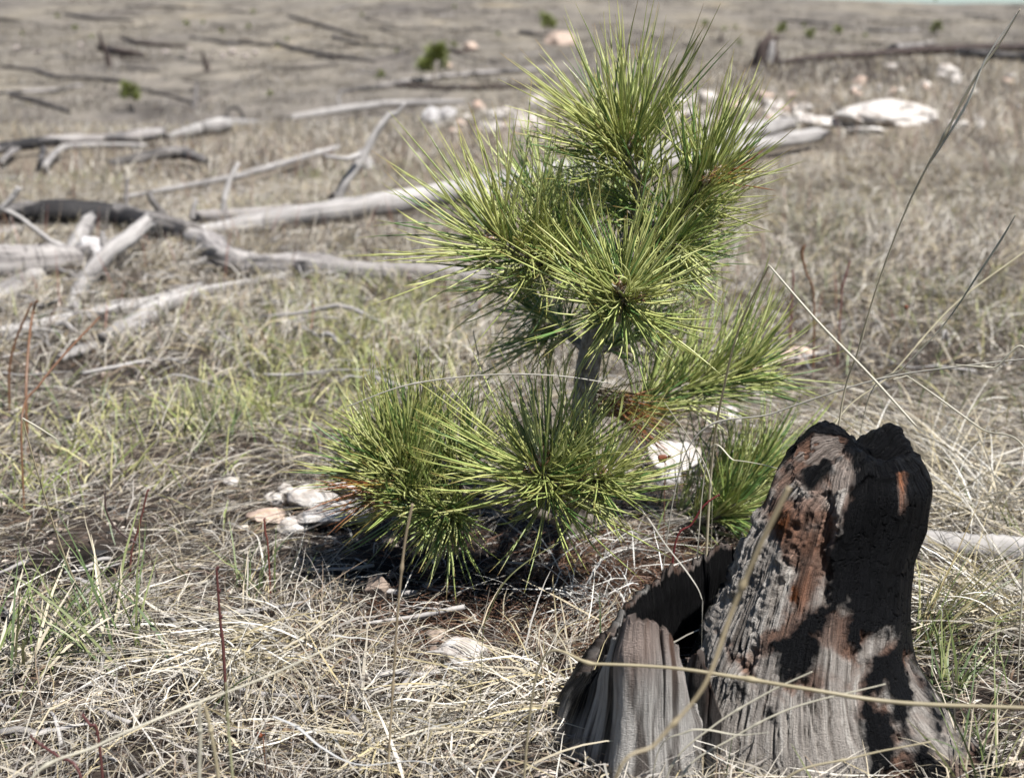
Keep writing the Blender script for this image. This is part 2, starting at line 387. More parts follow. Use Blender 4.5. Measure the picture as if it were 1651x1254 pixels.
def stump_surface():
    nth, nz, ncap = 620, 430, 60
    th = np.linspace(0, 2 * np.pi, nth, endpoint=False)
    zbot = -0.05
    # top rim height by angle: two knobs with a saddle, lower towards the front left
    zt = np.full(nth, 0.222)
    def bumpth(c, w, h): 
        d = np.abs((th - math.radians(c) + np.pi) % (2 * np.pi) - np.pi); return h * np.exp(-(d / math.radians(w)) ** 2)
    zt += bumpth(135, 46, 0.014) + bumpth(40, 24, 0.015) + bumpth(222, 42, -0.022) + bumpth(310, 40, -0.006) + bumpth(85, 20, -0.004)
    zt += 0.012 * (fbm(np.cos(th) * 5 + 7, np.sin(th) * 5, 5, 4) - 0.5) + 0.006 * (np.floor(fbm(np.cos(th) * 9 + 3, np.sin(th) * 9, 6, 2) * 7) / 7 - 0.5)
    t = np.linspace(0, 1, nz)
    TT, TH = np.meshgrid(t, th, indexing='ij')
    ZZ = zbot + TT * (zt[None, :] - zbot)
    L = np.interp(ZZ, rz, rL); R = np.interp(ZZ, rz, rR)
    cx = (L + R) / 2; rx = (R - L) / 2
    ry = 0.052 + 0.050 * sstep(0.17, 0.0, ZZ)
    cy = STUMP_Y + 0.012 * sstep(0.0, 0.2, ZZ)
    # round the shoulders
    sh = 1 - 0.17 * sstep(0.90, 1.0, TT) ** 2
    # root flare lobes
    fl = sstep(0.085, -0.02, ZZ)
    lob = 0
    for c, w, a in ((-38, 22, 0.55), (-100, 26, 0.20), (-140, 15, 0.10), (60, 30, 0.4), (20, 20, 0.2)):
        d = np.abs((TH - math.radians(c) + np.pi) % (2 * np.pi) - np.pi); lob = lob + a * np.exp(-(d / math.radians(w)) ** 2)
    f = sh * (1 + fl ** 1.4 * lob)
    X = cx + rx * f * np.cos(TH); Yv = cy + ry * f * np.sin(TH)
    # cap
    Xs, Ys, Zs = [X], [Yv], [ZZ]
    for k in range(1, ncap + 1):
        q = 1 - (k / ncap) ** 0.9
        xc, yc = X[-1].mean(), Yv[-1].mean()
        xx = xc + (X[-1] - xc) * q; yy = yc + (Yv[-1] - yc) * q
        base = zt * q + (1 - q) * 0.226
        hol = 0.014 * np.exp(-(((xx - (xc + 0.022)) / 0.012) ** 2 + ((yy - (yc + 0.004)) / 0.018) ** 2))
        zz = base + 0.030 * (fbm(xx * 38 + 3, yy * 38, 9, 4) - 0.5) * min(1, k / 14) + 0.006 * min(1, k / 8) - hol * min(1, k / 8)
        Xs.append(xx[None]); Ys.append(yy[None]); Zs.append(zz[None])
    X = np.vstack(Xs); Yv = np.vstack(Ys); ZZ = np.vstack(Zs); TH = np.vstack([TH] + [th[None]] * ncap)
    cap = np.concatenate([np.zeros(nz), np.linspace(0.02, 1, ncap)])[:, None] * np.ones_like(X)
    # normals (approximate, radial)
    V = np.stack([X, Yv, ZZ], -1)
    du = np.roll(V, -1, 1) - np.roll(V, 1, 1); dv = np.gradient(V, axis=0)
    Nn = nrm(np.cross(du, dv))
    # colour masks in front elevation
    nxy = np.stack([X * 40, Yv * 40, ZZ * 40], -1).reshape(-1, 3)
    w1 = (fbm3(nxy, 21, 4).reshape(X.shape) - 0.5); w2 = (fbm3(nxy + 50, 22, 4).reshape(X.shape) - 0.5)
    nf = np.stack([X * 150, Yv * 150, ZZ * 120], -1).reshape(-1, 3)
    w3 = (fbm3(nf, 23, 3).reshape(X.shape) - 0.5); w4 = (fbm3(nf + 90, 24, 3).reshape(X.shape) - 0.5)
    u, v = front_uv(X, ZZ); ur, vr = u + w3 * 16 + w1 * 10, v + w4 * 16; u = u + w1 * 30 + w3 * 24; v = v + w2 * 56 + w4 * 40
    front = (Nn[..., 1] < 0.25)
    char = soft_poly(u, v, [(1402, 690), (1388, 745), (1372, 800), (1352, 842), (1342, 872), (1330, 905), (1327, 955), (1300, 985), (1282, 1020),
                            (1252, 1045), (1246, 1085), (1292, 1100), (1304, 1050), (1336, 985), (1352, 962), (1366, 1000), (1362, 1042), (1385, 1052), (1400, 1090), (1388, 1130),
                            (1386, 1190), (1398, 1300), (1700, 1300), (1640, 1100), (1620, 600), (1480, 600), (1450, 690)])
    for bl in ([(1478, 1085), (1492, 1085), (1530, 1180), (1590, 1215), (1560, 1240), (1500, 1215), (1462, 1165), (1470, 1130)],
               [(1385, 1050), (1402, 1030), (1440, 1018), (1458, 1032), (1440, 1058), (1405, 1075), (1392, 1075)],
               [(1405, 1120), (1425, 1110), (1440, 1150), (1420, 1160)], [(1440, 1160), (1472, 1190), (1470, 1235), (1445, 1225)], [(1420, 1230), (1470, 1240), (1470, 1275), (1420, 1275)]):
        char = char * (1 - soft_poly(u, v, bl))
    for bl in ([(1455, 1112), (1475, 1105), (1482, 1140), (1462, 1152)], [(1500, 1150), (1520, 1150), (1540, 1190), (1515, 1190)],
               [(1240, 1135), (1262, 1140), (1256, 1165), (1240, 1165)], [(1186, 1118), (1206, 1118), (1206, 1132), (1186, 1132)],
               [(1480, 1190), (1505, 1200), (1500, 1222), (1478, 1215)]):
        char = np.maximum(char, soft_poly(u, v, bl))
    orange = soft_poly(ur, vr, [(1452, 700), (1466, 692), (1472, 730), (1464, 775), (1456, 828), (1449, 826), (1455, 770), (1460, 735)]) * (cap < 0.01) * front
    char = char * (1 - orange)
    # left flank facing the hollow, and the back, burnt black
    deg = np.degrees(TH)
    burnt_side = sstep(172, 160, np.where(deg > 180, 999, deg)) * sstep(0.02, 0.05, ZZ + 0.02 * w1)
    burnt_side = np.maximum(burnt_side, sstep(0.135, 0.115, ZZ + 0.03 * w1) * sstep(182, 172, deg + 30 * w1) * (deg > 120))
    char = np.where(front & (burnt_side < 0.5), char, np.maximum(char * front, burnt_side))
    # knobs on top
    capmask = np.where(cap > 0.0, 1.0, 0.0)
    topchar = sstep(0.50, 0.58, fbm3(nxy * 0.9 + 7, 61, 4).reshape(X.shape) - 0.09 + 0.20 * sstep(0.045, 0.075, X - STUMP_O[0]) * sstep(0.0, 0.02, Yv - STUMP_Y) + 0.16 * sstep(0.02, 0.04, Yv - STUMP_Y))
    ring = sstep(0.93, 1.0, (ZZ - zbot) / (zt[None, :] - zbot)) * (Yv > STUMP_Y + 0.012)
    char = np.maximum(char, capmask * topchar); char = np.maximum(char, ring * topchar)
    brown = np.zeros_like(char)
    for bl in ([(1262, 760), (1300, 745), (1350, 770), (1345, 850), (1325, 900), (1300, 960), (1270, 900), (1246, 850)],
               [(1320, 640), (1500, 640), (1480, 725), (1400, 735), (1340, 700)],
               [(1340, 965), (1372, 980), (1382, 1060), (1370, 1110), (1290, 1110), (1210, 1112), (1180, 1075), (1215, 1062), (1260, 1010), (1300, 960)],
               [(1300, 840), (1340, 830), (1335, 960), (1300, 1000), (1275, 1010)]):
        brown = np.maximum(brown, soft_poly(u, v, bl))
    halo = np.clip(char, 0, 1)
    for _ in range(10):
        halo = (halo + np.roll(halo, 6, 1) + np.roll(halo, -6, 1) + np.roll(halo, 5, 0) + np.roll(halo, -5, 0)) / 5
    brown = np.maximum(brown * 0.9 * sstep(0.28, 0.48, w1 + 0.5), sstep(0.22, 0.5, halo) * 0.9 * sstep(0.42, 0.6, w1 + 0.5))
    brown = brown * (0.55 + 0.9 * np.clip(w2 + 0.5, 0, 1))
    brown = np.maximum(brown, capmask * (0.35 + 0.6 * (w2 > 0)) * (1 - topchar))
    # ---- relief
    arc = TH * 0.075
    lean = arc + (ZZ - 0.1) * 0.16 * (np.cos(TH) * 0.3 - 0.2)           # fibres follow the taper
    gp = np.stack([np.cos(TH + (ZZ) * 0.6) * 9, np.sin(TH + ZZ * 0.6) * 9, ZZ * 9], -1).reshape(-1, 3)
    flute = fbm3(gp, 31, 4).reshape(X.shape) - 0.5
    gp2 = np.stack([np.cos(TH + ZZ * 0.9 + w1 * 0.10) * 48, np.sin(TH + ZZ * 0.9 + w1 * 0.10) * 48, ZZ * 22 + w2], -1).reshape(-1, 3)
    grain = fbm3(gp2, 32, 4).reshape(X.shape) - 0.5
    big = fbm3(np.stack([np.cos(TH) * 2.2, np.sin(TH) * 2.2, ZZ * 12], -1).reshape(-1, 3), 33, 3).reshape(X.shape) - 0.5
    disp = 0.0045 * flute * (1 - capmask * 0.8) * (1 - 0.55 * char) + 0.0036 * grain * (1 - 0.85 * char) + 0.010 * big * (1 - capmask)
    # long diagonal folds on the grey face
    for (ua, va, ub, vb, wpx, h) in ((1345, 725, 1322, 960, 9, -0.006), (1322, 760, 1225, 1055, 12, 0.008), (1290, 900, 1205, 1100, 9, -0.008), (1255, 860, 1150, 1100, 14, 0.007),
                                     (1232, 930, 1140, 1130, 8, -0.006), (1376, 720, 1345, 860, 8, 0.004), (1335, 690, 1350, 790, 5, 0.004)):
        dx, dy = ub - ua, vb - va; ll = math.hypot(dx, dy)
        s = ((u - ua) * dx + (v - va) * dy) / ll / ll; dd = ((u - ua) * dy - (v - va) * dx) / ll
        disp = disp + h * np.exp(-(dd / wpx) ** 2) * sstep(-0.1, 0.12, s) * sstep(1.1, 0.88, s) * front * (1 - capmask)
    # charcoal: raised crust broken into blocks by cracks
    cu = u * 0.001 * 1.0; cuv = np.stack([(u + w1 * 30 + w3 * 10) / 24.0, (v + w2 * 36 + w4 * 10) / 40.0], -1)
    ic = np.floor(cuv); d1 = np.full(X.shape, 9.0); d2 = np.full(X.shape, 9.0)
    for ddx in (-1, 0, 1):
        for ddy in (-1, 0, 1):
            cxx = ic[..., 0] + ddx; cyy = ic[..., 1] + ddy
            jx = cxx + 0.5 + 0.42 * (hash2(cxx, cyy, 71) * 2 - 1); jy = cyy + 0.5 + 0.42 * (hash2(cxx, cyy, 72) * 2 - 1)
            d = np.hypot(cuv[..., 0] - jx, cuv[..., 1] - jy)
            d2 = np.where(d < d1, d1, np.minimum(d2, d)); d1 = np.minimum(d1, d)
    crk = sstep(0.0, 0.05, d2 - d1)
    keep = sstep(0.45, 0.6, fbm3(nxy * 0.5 + 33, 81, 3).reshape(X.shape))
    crust = np.clip(char, 0, 1) * (0.0020 * (1 - (1 - crk) * (0.25 + 0.75 * keep)) + 0.0008 * (fbm3(nf * 0.9, 83, 3).reshape(X.shape) - 0.4))
    disp = disp + crust - 0.0018 * brown * (1 - char)
    disp = disp * sstep(1.0, 0.55, cap)
    V = V + Nn * disp[..., None]
    crn = noise3(np.stack([np.cos(TH) * 15 + w1 * 0.5, np.sin(TH) * 15 + w1 * 0.5, ZZ * 7], -1).reshape(-1, 3), 41).reshape(X.shape)
    crn2 = noise3(np.stack([np.cos(TH) * 34 + w1 * 0.6, np.sin(TH) * 34, ZZ * 13], -1).reshape(-1, 3), 42).reshape(X.shape)
    fiss = np.maximum(np.exp(-((crn - 0.5) / 0.018) ** 2) * sstep(0.45, 0.6, fbm3(nxy * 0.35 + 5, 43, 2).reshape(X.shape)), 0.7 * np.exp(-((crn2 - 0.5) / 0.03) ** 2) * sstep(0.5, 0.6, fbm3(nxy * 0.5 + 15, 44, 2).reshape(X.shape))) * (1 - char) * (1 - capmask)
    V = V - Nn * (0.0045 * fiss)[..., None]
    # ---- colour
    grey = np.array([0.27, 0.24, 0.21]); greyd = np.array([0.10, 0.082, 0.068]); pale = np.array([0.46, 0.425, 0.38])
    g = np.clip(grain * 1.3 + 0.12 * w3 + 0.3 * w1 + 0.52, 0, 1)[..., None]
    col = greyd * (1 - sstep(0.15, 0.5, g)) + grey * sstep(0.15, 0.5, g) * (1 - sstep(0.55, 0.95, g)) + pale * sstep(0.55, 0.95, g)
    br = np.array([0.115, 0.056, 0.033]) * (0.30 + 1.5 * np.clip(grain * 1.7 + 0.5, 0, 1))[..., None]
    brn = brown[..., None]; col = col * (1 - brn) + br * brn
    rust = (soft_poly(u, v, [(1440, 650), (1512, 660), (1500, 735), (1462, 722)]) * capmask)[..., None] * 0.5
    col = col * (1 - rust) + np.array([0.19, 0.078, 0.036]) * rust
    org = orange[..., None]; col = col * (1 - org) + np.array([0.36, 0.13, 0.05]) * (0.7 + 0.6 * g) * org
    col = col * (1 - 0.85 * fiss[..., None])
    soot = (sstep(0.12, 0.6, halo) * (0.35 + 0.5 * np.clip(w3 + 0.5, 0, 1)) * (1 - orange) * 0.5)[..., None]; col = col * (1 - soot) + np.array([0.022, 0.016, 0.013]) * soot
    ch = np.clip(char, 0, 1)[..., None]
    charcol = np.array([0.0045, 0.0045, 0.005]) * (0.6 + 1.0 * np.clip(w3 + 0.5, 0, 1))[..., None]
    ash = (sstep(0.30, 0.42, w4) * sstep(0.1, 0.25, w2))[..., None] * 0.5
    charcol = charcol * (1 - ash) + np.array([0.07, 0.065, 0.06]) * ash
    col = col * (1 - ch) + charcol * ch
    n1, n2 = X.shape
    i = np.arange(n1 - 1)[:, None] * n2; j = np.arange(n2)[None, :]; j2 = (j + 1) % n2
    Q = np.stack([i + j, i + j2, i + n2 + j2, i + n2 + j], -1).reshape(-1, 4)
    guv = np.stack([np.cos(TH) * 0.075, np.sin(TH) * 0.075, ZZ], -1).reshape(-1, 3)
    mb = MB(); mb.add(V.reshape(-1, 3), Q, None, col.reshape(-1, 3), guv)
    return mb

def stump_material():
    m, nt, b = mat_new('burnt_stump_wood')
    a = N(nt, 'ShaderNodeAttribute', attribute_name='col'); g = N(nt, 'ShaderNodeAttribute', attribute_name='guv').outputs['Vector']
    gr = noise_n(nt, scaled(nt, g, (700, 700, 22)), 1.0, 6, 0.7)
    gr2 = noise_n(nt, scaled(nt, g, (900, 900, 900)), 1.0, 3, 0.6)
    c = mixc(nt, 1.0, a.outputs[0], ramp(nt, gr, [(0.28, (0.42, 0.4, 0.38)), (0.5, (1, 1, 1)), (0.74, (1.35, 1.33, 1.3))]), 'MULTIPLY')
    nt.links.new(c, b.inputs['Base Color'])
    lum = N(nt, 'ShaderNodeRGBToBW'); nt.links.new(a.outputs[0], lum.inputs[0])
    rg = N(nt, 'ShaderNodeMapRange'); rg.inputs[1].default_value = 0.012; rg.inputs[2].default_value = 0.06; rg.inputs[3].default_value = 0.42; rg.inputs[4].default_value = 0.72
    nt.links.new(lum.outputs[0], rg.inputs[0]); nt.links.new(rg.outputs[0], b.inputs['Roughness'])
    rs = N(nt, 'ShaderNodeMapRange'); rs.inputs[1].default_value = 0.01; rs.inputs[2].default_value = 0.05; rs.inputs[3].default_value = 0.08; rs.inputs[4].default_value = 0.3
    nt.links.new(lum.outputs[0], rs.inputs[0]); nt.links.new(rs.outputs[0], b.inputs['Specular IOR Level'])
    add = N(nt, 'ShaderNodeMath', operation='ADD'); nt.links.new(gr, add.inputs[0])
    ml = N(nt, 'ShaderNodeMath', operation='MULTIPLY'); ml.inputs[1].default_value = 0.5; nt.links.new(gr2, ml.inputs[0]); nt.links.new(ml.outputs[0], add.inputs[1])
    bump(nt, b, add.outputs[0], 1.0, 0.0042)
    return m
M_STUMP = stump_material()
stump = empty('charred_stump', STUMP_O)
tag(stump, 'broken tree stump, half charcoal black and half weathered grey, in the right foreground', 'stump')
stump_surface().build('stump_body', M_STUMP, stump)

# splintered shell of the hollow base: a curved wall of wood left of the body
def shell_wall(plan, heights, thick, seed, ns=220, nh=110):
    plan = np.asarray(plan, float)
    c = spline(np.column_stack([plan, np.asarray(heights, float), np.asarray(thick, float)]), ns)
    xy, H, Tk = c[:, :2], c[:, 2], c[:, 3]
    s = np.concatenate([[0], np.cumsum(np.linalg.norm(np.diff(xy, axis=0), axis=1))])
    H = H + 0.010 * (fbm(s * 110, s * 0, seed, 3) - 0.5) + 0.010 * (np.floor(noise2(s * 55, s * 0, seed + 3) * 4) / 4 - 0.5) + 0.006 * (noise2(s * 400, s * 0, seed + 4) - 0.5)
    tg = nrm(np.gradient(xy, axis=0)); nn = np.stack([-tg[:, 1], tg[:, 0]], -1)      # outward normal
    k = np.linspace(0, 1, nh); zb = -0.04
    out, inn = [], []
    mb = MB()
    def side(sign, charc):
        S, K = np.meshgrid(s, k, indexing='ij')
        Zz = zb + K * (H[:, None] - zb)
        tp = 1 - 0.55 * sstep(0.8, 1, K) - 0.2 * K
        off = sign * Tk[:, None] * 0.5 * tp
        fl = 0.010 * sstep(0.06, -0.03, Zz) if sign > 0 else 0.0
        gq = np.stack([S * 190, K * 0 + sign * 3, Zz * 14], -1).reshape(-1, 3)
        gr = fbm3(gq, seed + 5, 4).reshape(S.shape) - 0.5
        bg = fbm3(np.stack([S * 45, K * 0 + sign, Zz * 9], -1).reshape(-1, 3), seed + 9, 3).reshape(S.shape) - 0.5
        split = np.exp(-((noise2(S * 70, S * 0 + Zz * 1.5, seed + 21) - 0.5) / 0.035) ** 2) * sstep(0.02, 0.06, Zz)
        off = off + sign * (0.0042 * gr + 0.006 * bg - 0.0035 * split) + fl + (0.010 * sstep(0.07, 0.0, Zz) * sstep(0.10, 0.15, S) if sign > 0 else 0) + sign * 0.0022 * (fbm3(np.stack([S * 620, K * 0 + sign * 7, Zz * 30], -1).reshape(-1, 3), seed + 31, 3).reshape(S.shape) - 0.5)
        off = off * np.minimum(1, np.minimum(np.arange(ns), np.arange(ns)[::-1])[:, None] / 4.0 + 0.15)
        V = np.stack([xy[:, 0:1] + nn[:, 0:1] * off, xy[:, 1:2] + nn[:, 1:2] * off, Zz], -1)
        g = np.clip(gr * 1.9 + 0.5, 0, 1)[..., None]
        pale = np.array([0.38, 0.355, 0.325]); dk = np.array([0.07, 0.058, 0.05])
        col = dk * (1 - sstep(0.1, 0.6, g)) + pale * sstep(0.1, 0.6, g)
        bt = (sstep(0.62, 0.98, K + 0.35 * bg) * 0.6 * sstep(0.35, 0.6, noise2(S * 60, S * 0, seed + 8)))[..., None]
        col = col * (1 - bt) + np.array([0.12, 0.055, 0.03]) * bt
        cm = np.full(S.shape, charc); 
        if sign > 0: cm = np.maximum(sstep(0.56, 0.62, fbm3(gq * 0.25, seed + 15, 3).reshape(S.shape)) * 0.9, sstep(0.045, 0.06, S - 0.085) * sstep(0.3, 0.8, K + 0.6 * bg))
        cm = np.where(sign > 0, np.maximum(cm, split * 0.8), cm * (1 - 0.8 * sstep(0.955, 0.985, K + 0.05 * bg)))
        cm = cm[..., None]; col = col * (1 - cm) + np.array([0.0055, 0.0053, 0.0055]) * cm
        guv = np.stack([S, K * 0 + sign * 0.4, Zz], -1)
        return V, col, guv
    a, ca, ga = side(1, 0.0); b, cb, gb = side(-1, 1.0)
    V = np.concatenate([a, b[:, ::-1]], 1); C = np.concatenate([ca, cb[:, ::-1]], 1); G = np.concatenate([ga, gb[:, ::-1]], 1)
    n1, n2 = V.shape[:2]
    i = np.arange(n1 - 1)[:, None] * n2; j = np.arange(n2)[None, :]; j2 = (j + 1) % n2
    Q = np.stack([i + j, i + n2 + j, i + n2 + j2, i + j2], -1).reshape(-1, 4)
    mb.add(V.reshape(-1, 3), Q, None, C.reshape(-1, 3), G.reshape(-1, 3))
    return mb
plan = [(gx(1150, 1.06), 1.06), (gx(1112, 1.035), 1.035), (gx(1088, 1.022), 1.022), (gx(1060, 1.014), 1.014), (gx(1022, 1.010), 1.010), (gx(1006, 1.024), 1.024), (gx(982, 1.055), 1.055), (gx(952, 1.09), 1.09), (gx(948, 1.13), 1.13), (gx(985, 1.18), 1.18), (gx(1060, 1.225), 1.225), (gx(1140, 1.25), 1.25), (gx(1240, 1.24), 1.24)]
shell_wall(plan, [0.030, 0.050, 0.096, 0.126, 0.134, 0.124, 0.084, 0.046, 0.034, 0.056, 0.080, 0.098, 0.118], [0.012, 0.014, 0.018, 0.022, 0.024, 0.024, 0.024, 0.024, 0.020, 0.018, 0.016, 0.014, 0.014], 4, 760, 150).build('splintered_wall', M_STUMP, stump)
plan2 = [(gx(1165, 1.035), 1.035), (gx(1128, 1.045), 1.045), (gx(1108, 1.075), 1.075)]
shell_wall(plan2, [0.045, 0.088, 0.07], [0.012, 0.014, 0.010], 9, 80, 80).build('wood_sliver', M_STUMP, stump)
plan3 = [(gx(1190, 1.20), 1.20), (gx(1212, 1.185), 1.185), (gx(1238, 1.185), 1.185)]
shell_wall(plan3, [0.085, 0.122, 0.11], [0.012, 0.016, 0.012], 12, 60, 60).build('wood_sliver', M_STUMP, stump)

# ------------------------------------------------------------------ pine seedling
def needles_np(mb, base, d0, L, w, bend, K=6, col=None, tipcol=None, r=rng):
    n = len(base); t = np.linspace(0, 1, K + 1)
    p = base[:, None, :] + L[:, None, None] * (d0[:, None, :] * t[None, :, None] + bend[:, None, :] * (t ** 2)[None, :, None])
    tg = nrm(d0[:, None, :] + 2 * bend[:, None, :] * t[None, :, None])
    rv = nrm(r.normal(size=(n, 3)))[:, None, :]
    n1 = nrm(np.cross(tg, rv)); n2 = np.cross(tg, n1)
    prof = np.where(t < 0.1, 0.7 + 3 * t, 1.0) * (1 - sstep(0.72, 1.02, t) * 0.85)
    V = []
    for a in range(3):
        an = a * 2 * np.pi / 3
        V.append(p + (w[:, None] * prof[None, :])[..., None] * (math.cos(an) * n1 + math.sin(an) * n2))
    V = np.stack(V, 2)                                           # n, K+1, 3, 3
    idx = np.arange(n * (K + 1) * 3).reshape(n, K + 1, 3)
    Q = np.stack([idx[:, :-1, :], np.roll(idx, -1, 2)[:, :-1, :], np.roll(idx, -1, 2)[:, 1:, :], idx[:, 1:, :]], -1).reshape(-1, 4)
    c = np.broadcast_to(col[:, None, None, :], V.shape).copy()
    tf = sstep(0.82, 1.0, t)[None, :, None, None]
    c = c * (1 - tf) + tipcol[:, None, None, :] * tf
    bf = sstep(0.12, 0.0, t)[None, :, None, None] * 0.6
    c = c * (1 - bf) + np.array([0.20, 0.15, 0.07]) * bf
    mb.add(V.reshape(-1, 3), Q, None, c.reshape(-1, 3))

def needle_tuft(path, nf, s0, L, tip_ang=(4, 52), old_ang=(28, 66), yellow=0.5, up=0.10, seed=0, width=0.00086, tipbias=0.7, rise=0.22):
    """fascicles of three needles along the last stretch of a shoot"""
    r = np.random.default_rng(seed); c = spline(path, 60); tg = nrm(np.gradient(c, axis=0))
    tpos = s0 + (1 - s0) * r.random(nf) ** tipbias
    k = np.clip((tpos * 59).astype(int), 0, 59); ax = tg[k]; b = c[k]
    rv = nrm(r.normal(size=(nf, 3))); e = nrm(np.cross(ax, rv))
    q = sstep(0.78, 1.0, tpos)
    ang = np.radians((old_ang[0] + (old_ang[1] - old_ang[0]) * r.random(nf)) * (1 - q) + (tip_ang[0] + (tip_ang[1] - tip_ang[0]) * r.random(nf) ** 0.75) * q)
    d = nrm(np.cos(ang)[:, None] * ax + np.sin(ang)[:, None] * e + 0.24 * (nrm(r.normal(size=(7, 3)))[r.integers(0, 7, nf)]) + np.array([0, 0, rise]))
    b = b + e * 0.003
    B = np.repeat(b, 3, 0); D = nrm(np.repeat(d, 3, 0) + r.normal(size=(nf * 3, 3)) * 0.14)
    LL = np.repeat(L[0] * 0.58 + (L[1] * 0.97 - L[0] * 0.58) * r.random(nf) ** 0.9, 3) * (0.93 + 0.1 * r.random(nf * 3))
    axr = np.repeat(ax, 3, 0)
    bend = axr * 0.06 + np.repeat(e * r.normal(size=(nf, 1)) * 0.16, 3, 0) + np.array([0, 0, 1.0]) * (up + 0.10 * r.normal(size=(nf * 3, 1))) + r.normal(size=(nf * 3, 1)) * 0.09 * np.cross(D, nrm(r.normal(size=(nf * 3, 3)))) + np.repeat(r.normal(size=(nf, 3)) * 0.13, 3, 0)
    g1 = np.array([0.27, 0.36, 0.10]); g2 = np.array([0.54, 0.545, 0.20]); g3 = np.array([0.12, 0.21, 0.06])
    a = np.repeat(r.random((nf, 1)), 3, 0); col = g1 + (g2 - g1) * np.clip(a * 1.2 - 0.5 + yellow, 0, 1) ** 1.3
    col = np.where(a < 0.28 - 0.25 * yellow, g3 + 0 * col, col); col = np.where(a > 0.80, np.array([0.60, 0.62, 0.27]), col); col = col * (0.78 + 0.4 * r.random((nf * 3, 1)))
    tip = np.where(r.random((nf * 3, 1)) < 0.3, np.array([0.30, 0.17, 0.06]), np.array([0.34, 0.32, 0.08]))
    mb = MB(); needles_np(mb, B, D, LL, np.full(nf * 3, width) * (0.85 + 0.35 * r.random(nf * 3)), bend, 6, col, tip, r)
    return mb

def bark_material():
    m, nt, b = mat_new('pine_bark')
    g = N(nt, 'ShaderNodeAttribute', attribute_name='guv').outputs['Vector']
    vo = N(nt, 'ShaderNodeTexVoronoi'); vo.inputs['Scale'].default_value = 1.0; nt.links.new(scaled(nt, g, (190, 190, 95)), vo.inputs[0])
    n = noise_n(nt, scaled(nt, g, (260, 260, 140)), 1.0, 5, 0.65)
    c = ramp(nt, n, [(0.3, (0.085, 0.065, 0.05)), (0.47, (0.26, 0.22, 0.18)), (0.6, (0.40, 0.355, 0.30)), (0.72, (0.66, 0.62, 0.56))])
    c = mixc(nt, 0.7, c, ramp(nt, vo.outputs['Distance'], [(0.1, (1.1, 1.1, 1.1)), (0.6, (0.4, 0.38, 0.36))]), 'MULTIPLY')
    nt.links.new(c, b.inputs['Base Color']); b.inputs['Roughness'].default_value = 0.7
    bump(nt, b, n, 0.8, 0.003)
    return m
M_BARK = bark_material()
M_BUD = attr_mat('bud_scales', 0.6, 900, 0.8, 0.002, 0.35, 900)

def bud(parent, p, d, ln, rad, seed):
    d = nrm(np.asarray(d, float)); mb = MB()
    nodes = [p + d * ln * t for t in (0, 0.15, 0.4, 0.7, 0.92, 1.0)]
    tube(mb, nodes, [rad * 0.7, rad, rad * 0.95, rad * 0.62, rad * 0.25, rad * 0.05], 14, 9, 0.22, seed, None, 0, 4)
    r = np.random.default_rng(seed); V = mb.V[0]
    cc = np.where(r.random((len(V), 1)) < 0.45, np.array([0.46, 0.42, 0.36]), np.array([0.24, 0.12, 0.06])); mb.C[0] = cc
    # small pointed bud scales
    n = 26; t = r.random(n) * 0.8; e = nrm(np.cross(d, nrm(r.normal(size=(n, 3)))))
    B = p + d * (ln * t)[:, None] + e * rad * 0.85; D = nrm(e * 0.7 + d)
    col = np.where(r.random((n, 1)) < 0.5, np.array([0.5, 0.46, 0.4]), np.array([0.22, 0.1, 0.05]))
    needles_np(mb, B, D, np.full(n, rad * 1.5), np.full(n, 0.0006), D * 0, 2, col, col, r)
    mb.build('bud', M_BUD, parent)

PB = P(922, 882, 1.55); PB[2] = float(ground(PB[0], PB[1]))
pine = empty('pine_seedling', PB)
tag(pine, 'tall bushy long-needled pine seedling in sharp focus beside the charred stump', 'pine seedling')
tr = [P(*q) for q in ((921, 905, 1.55), (930, 760, 1.545), (937, 690, 1.54), (946, 610, 1.54), (958, 540, 1.535), (986, 440, 1.53), (1024, 365, 1.52), (1034, 320, 1.512), (1020, 278, 1.506), (1008, 242, 1.50))]
mb = MB(); tube(mb, tr, [0.0155, 0.0145, 0.0140, 0.0130, 0.0125, 0.0105, 0.0085, 0.0075, 0.0065, 0.005], 140, 26, 0.2, 3, None, 0, 6)
mb.build('trunk', M_BARK, pine)

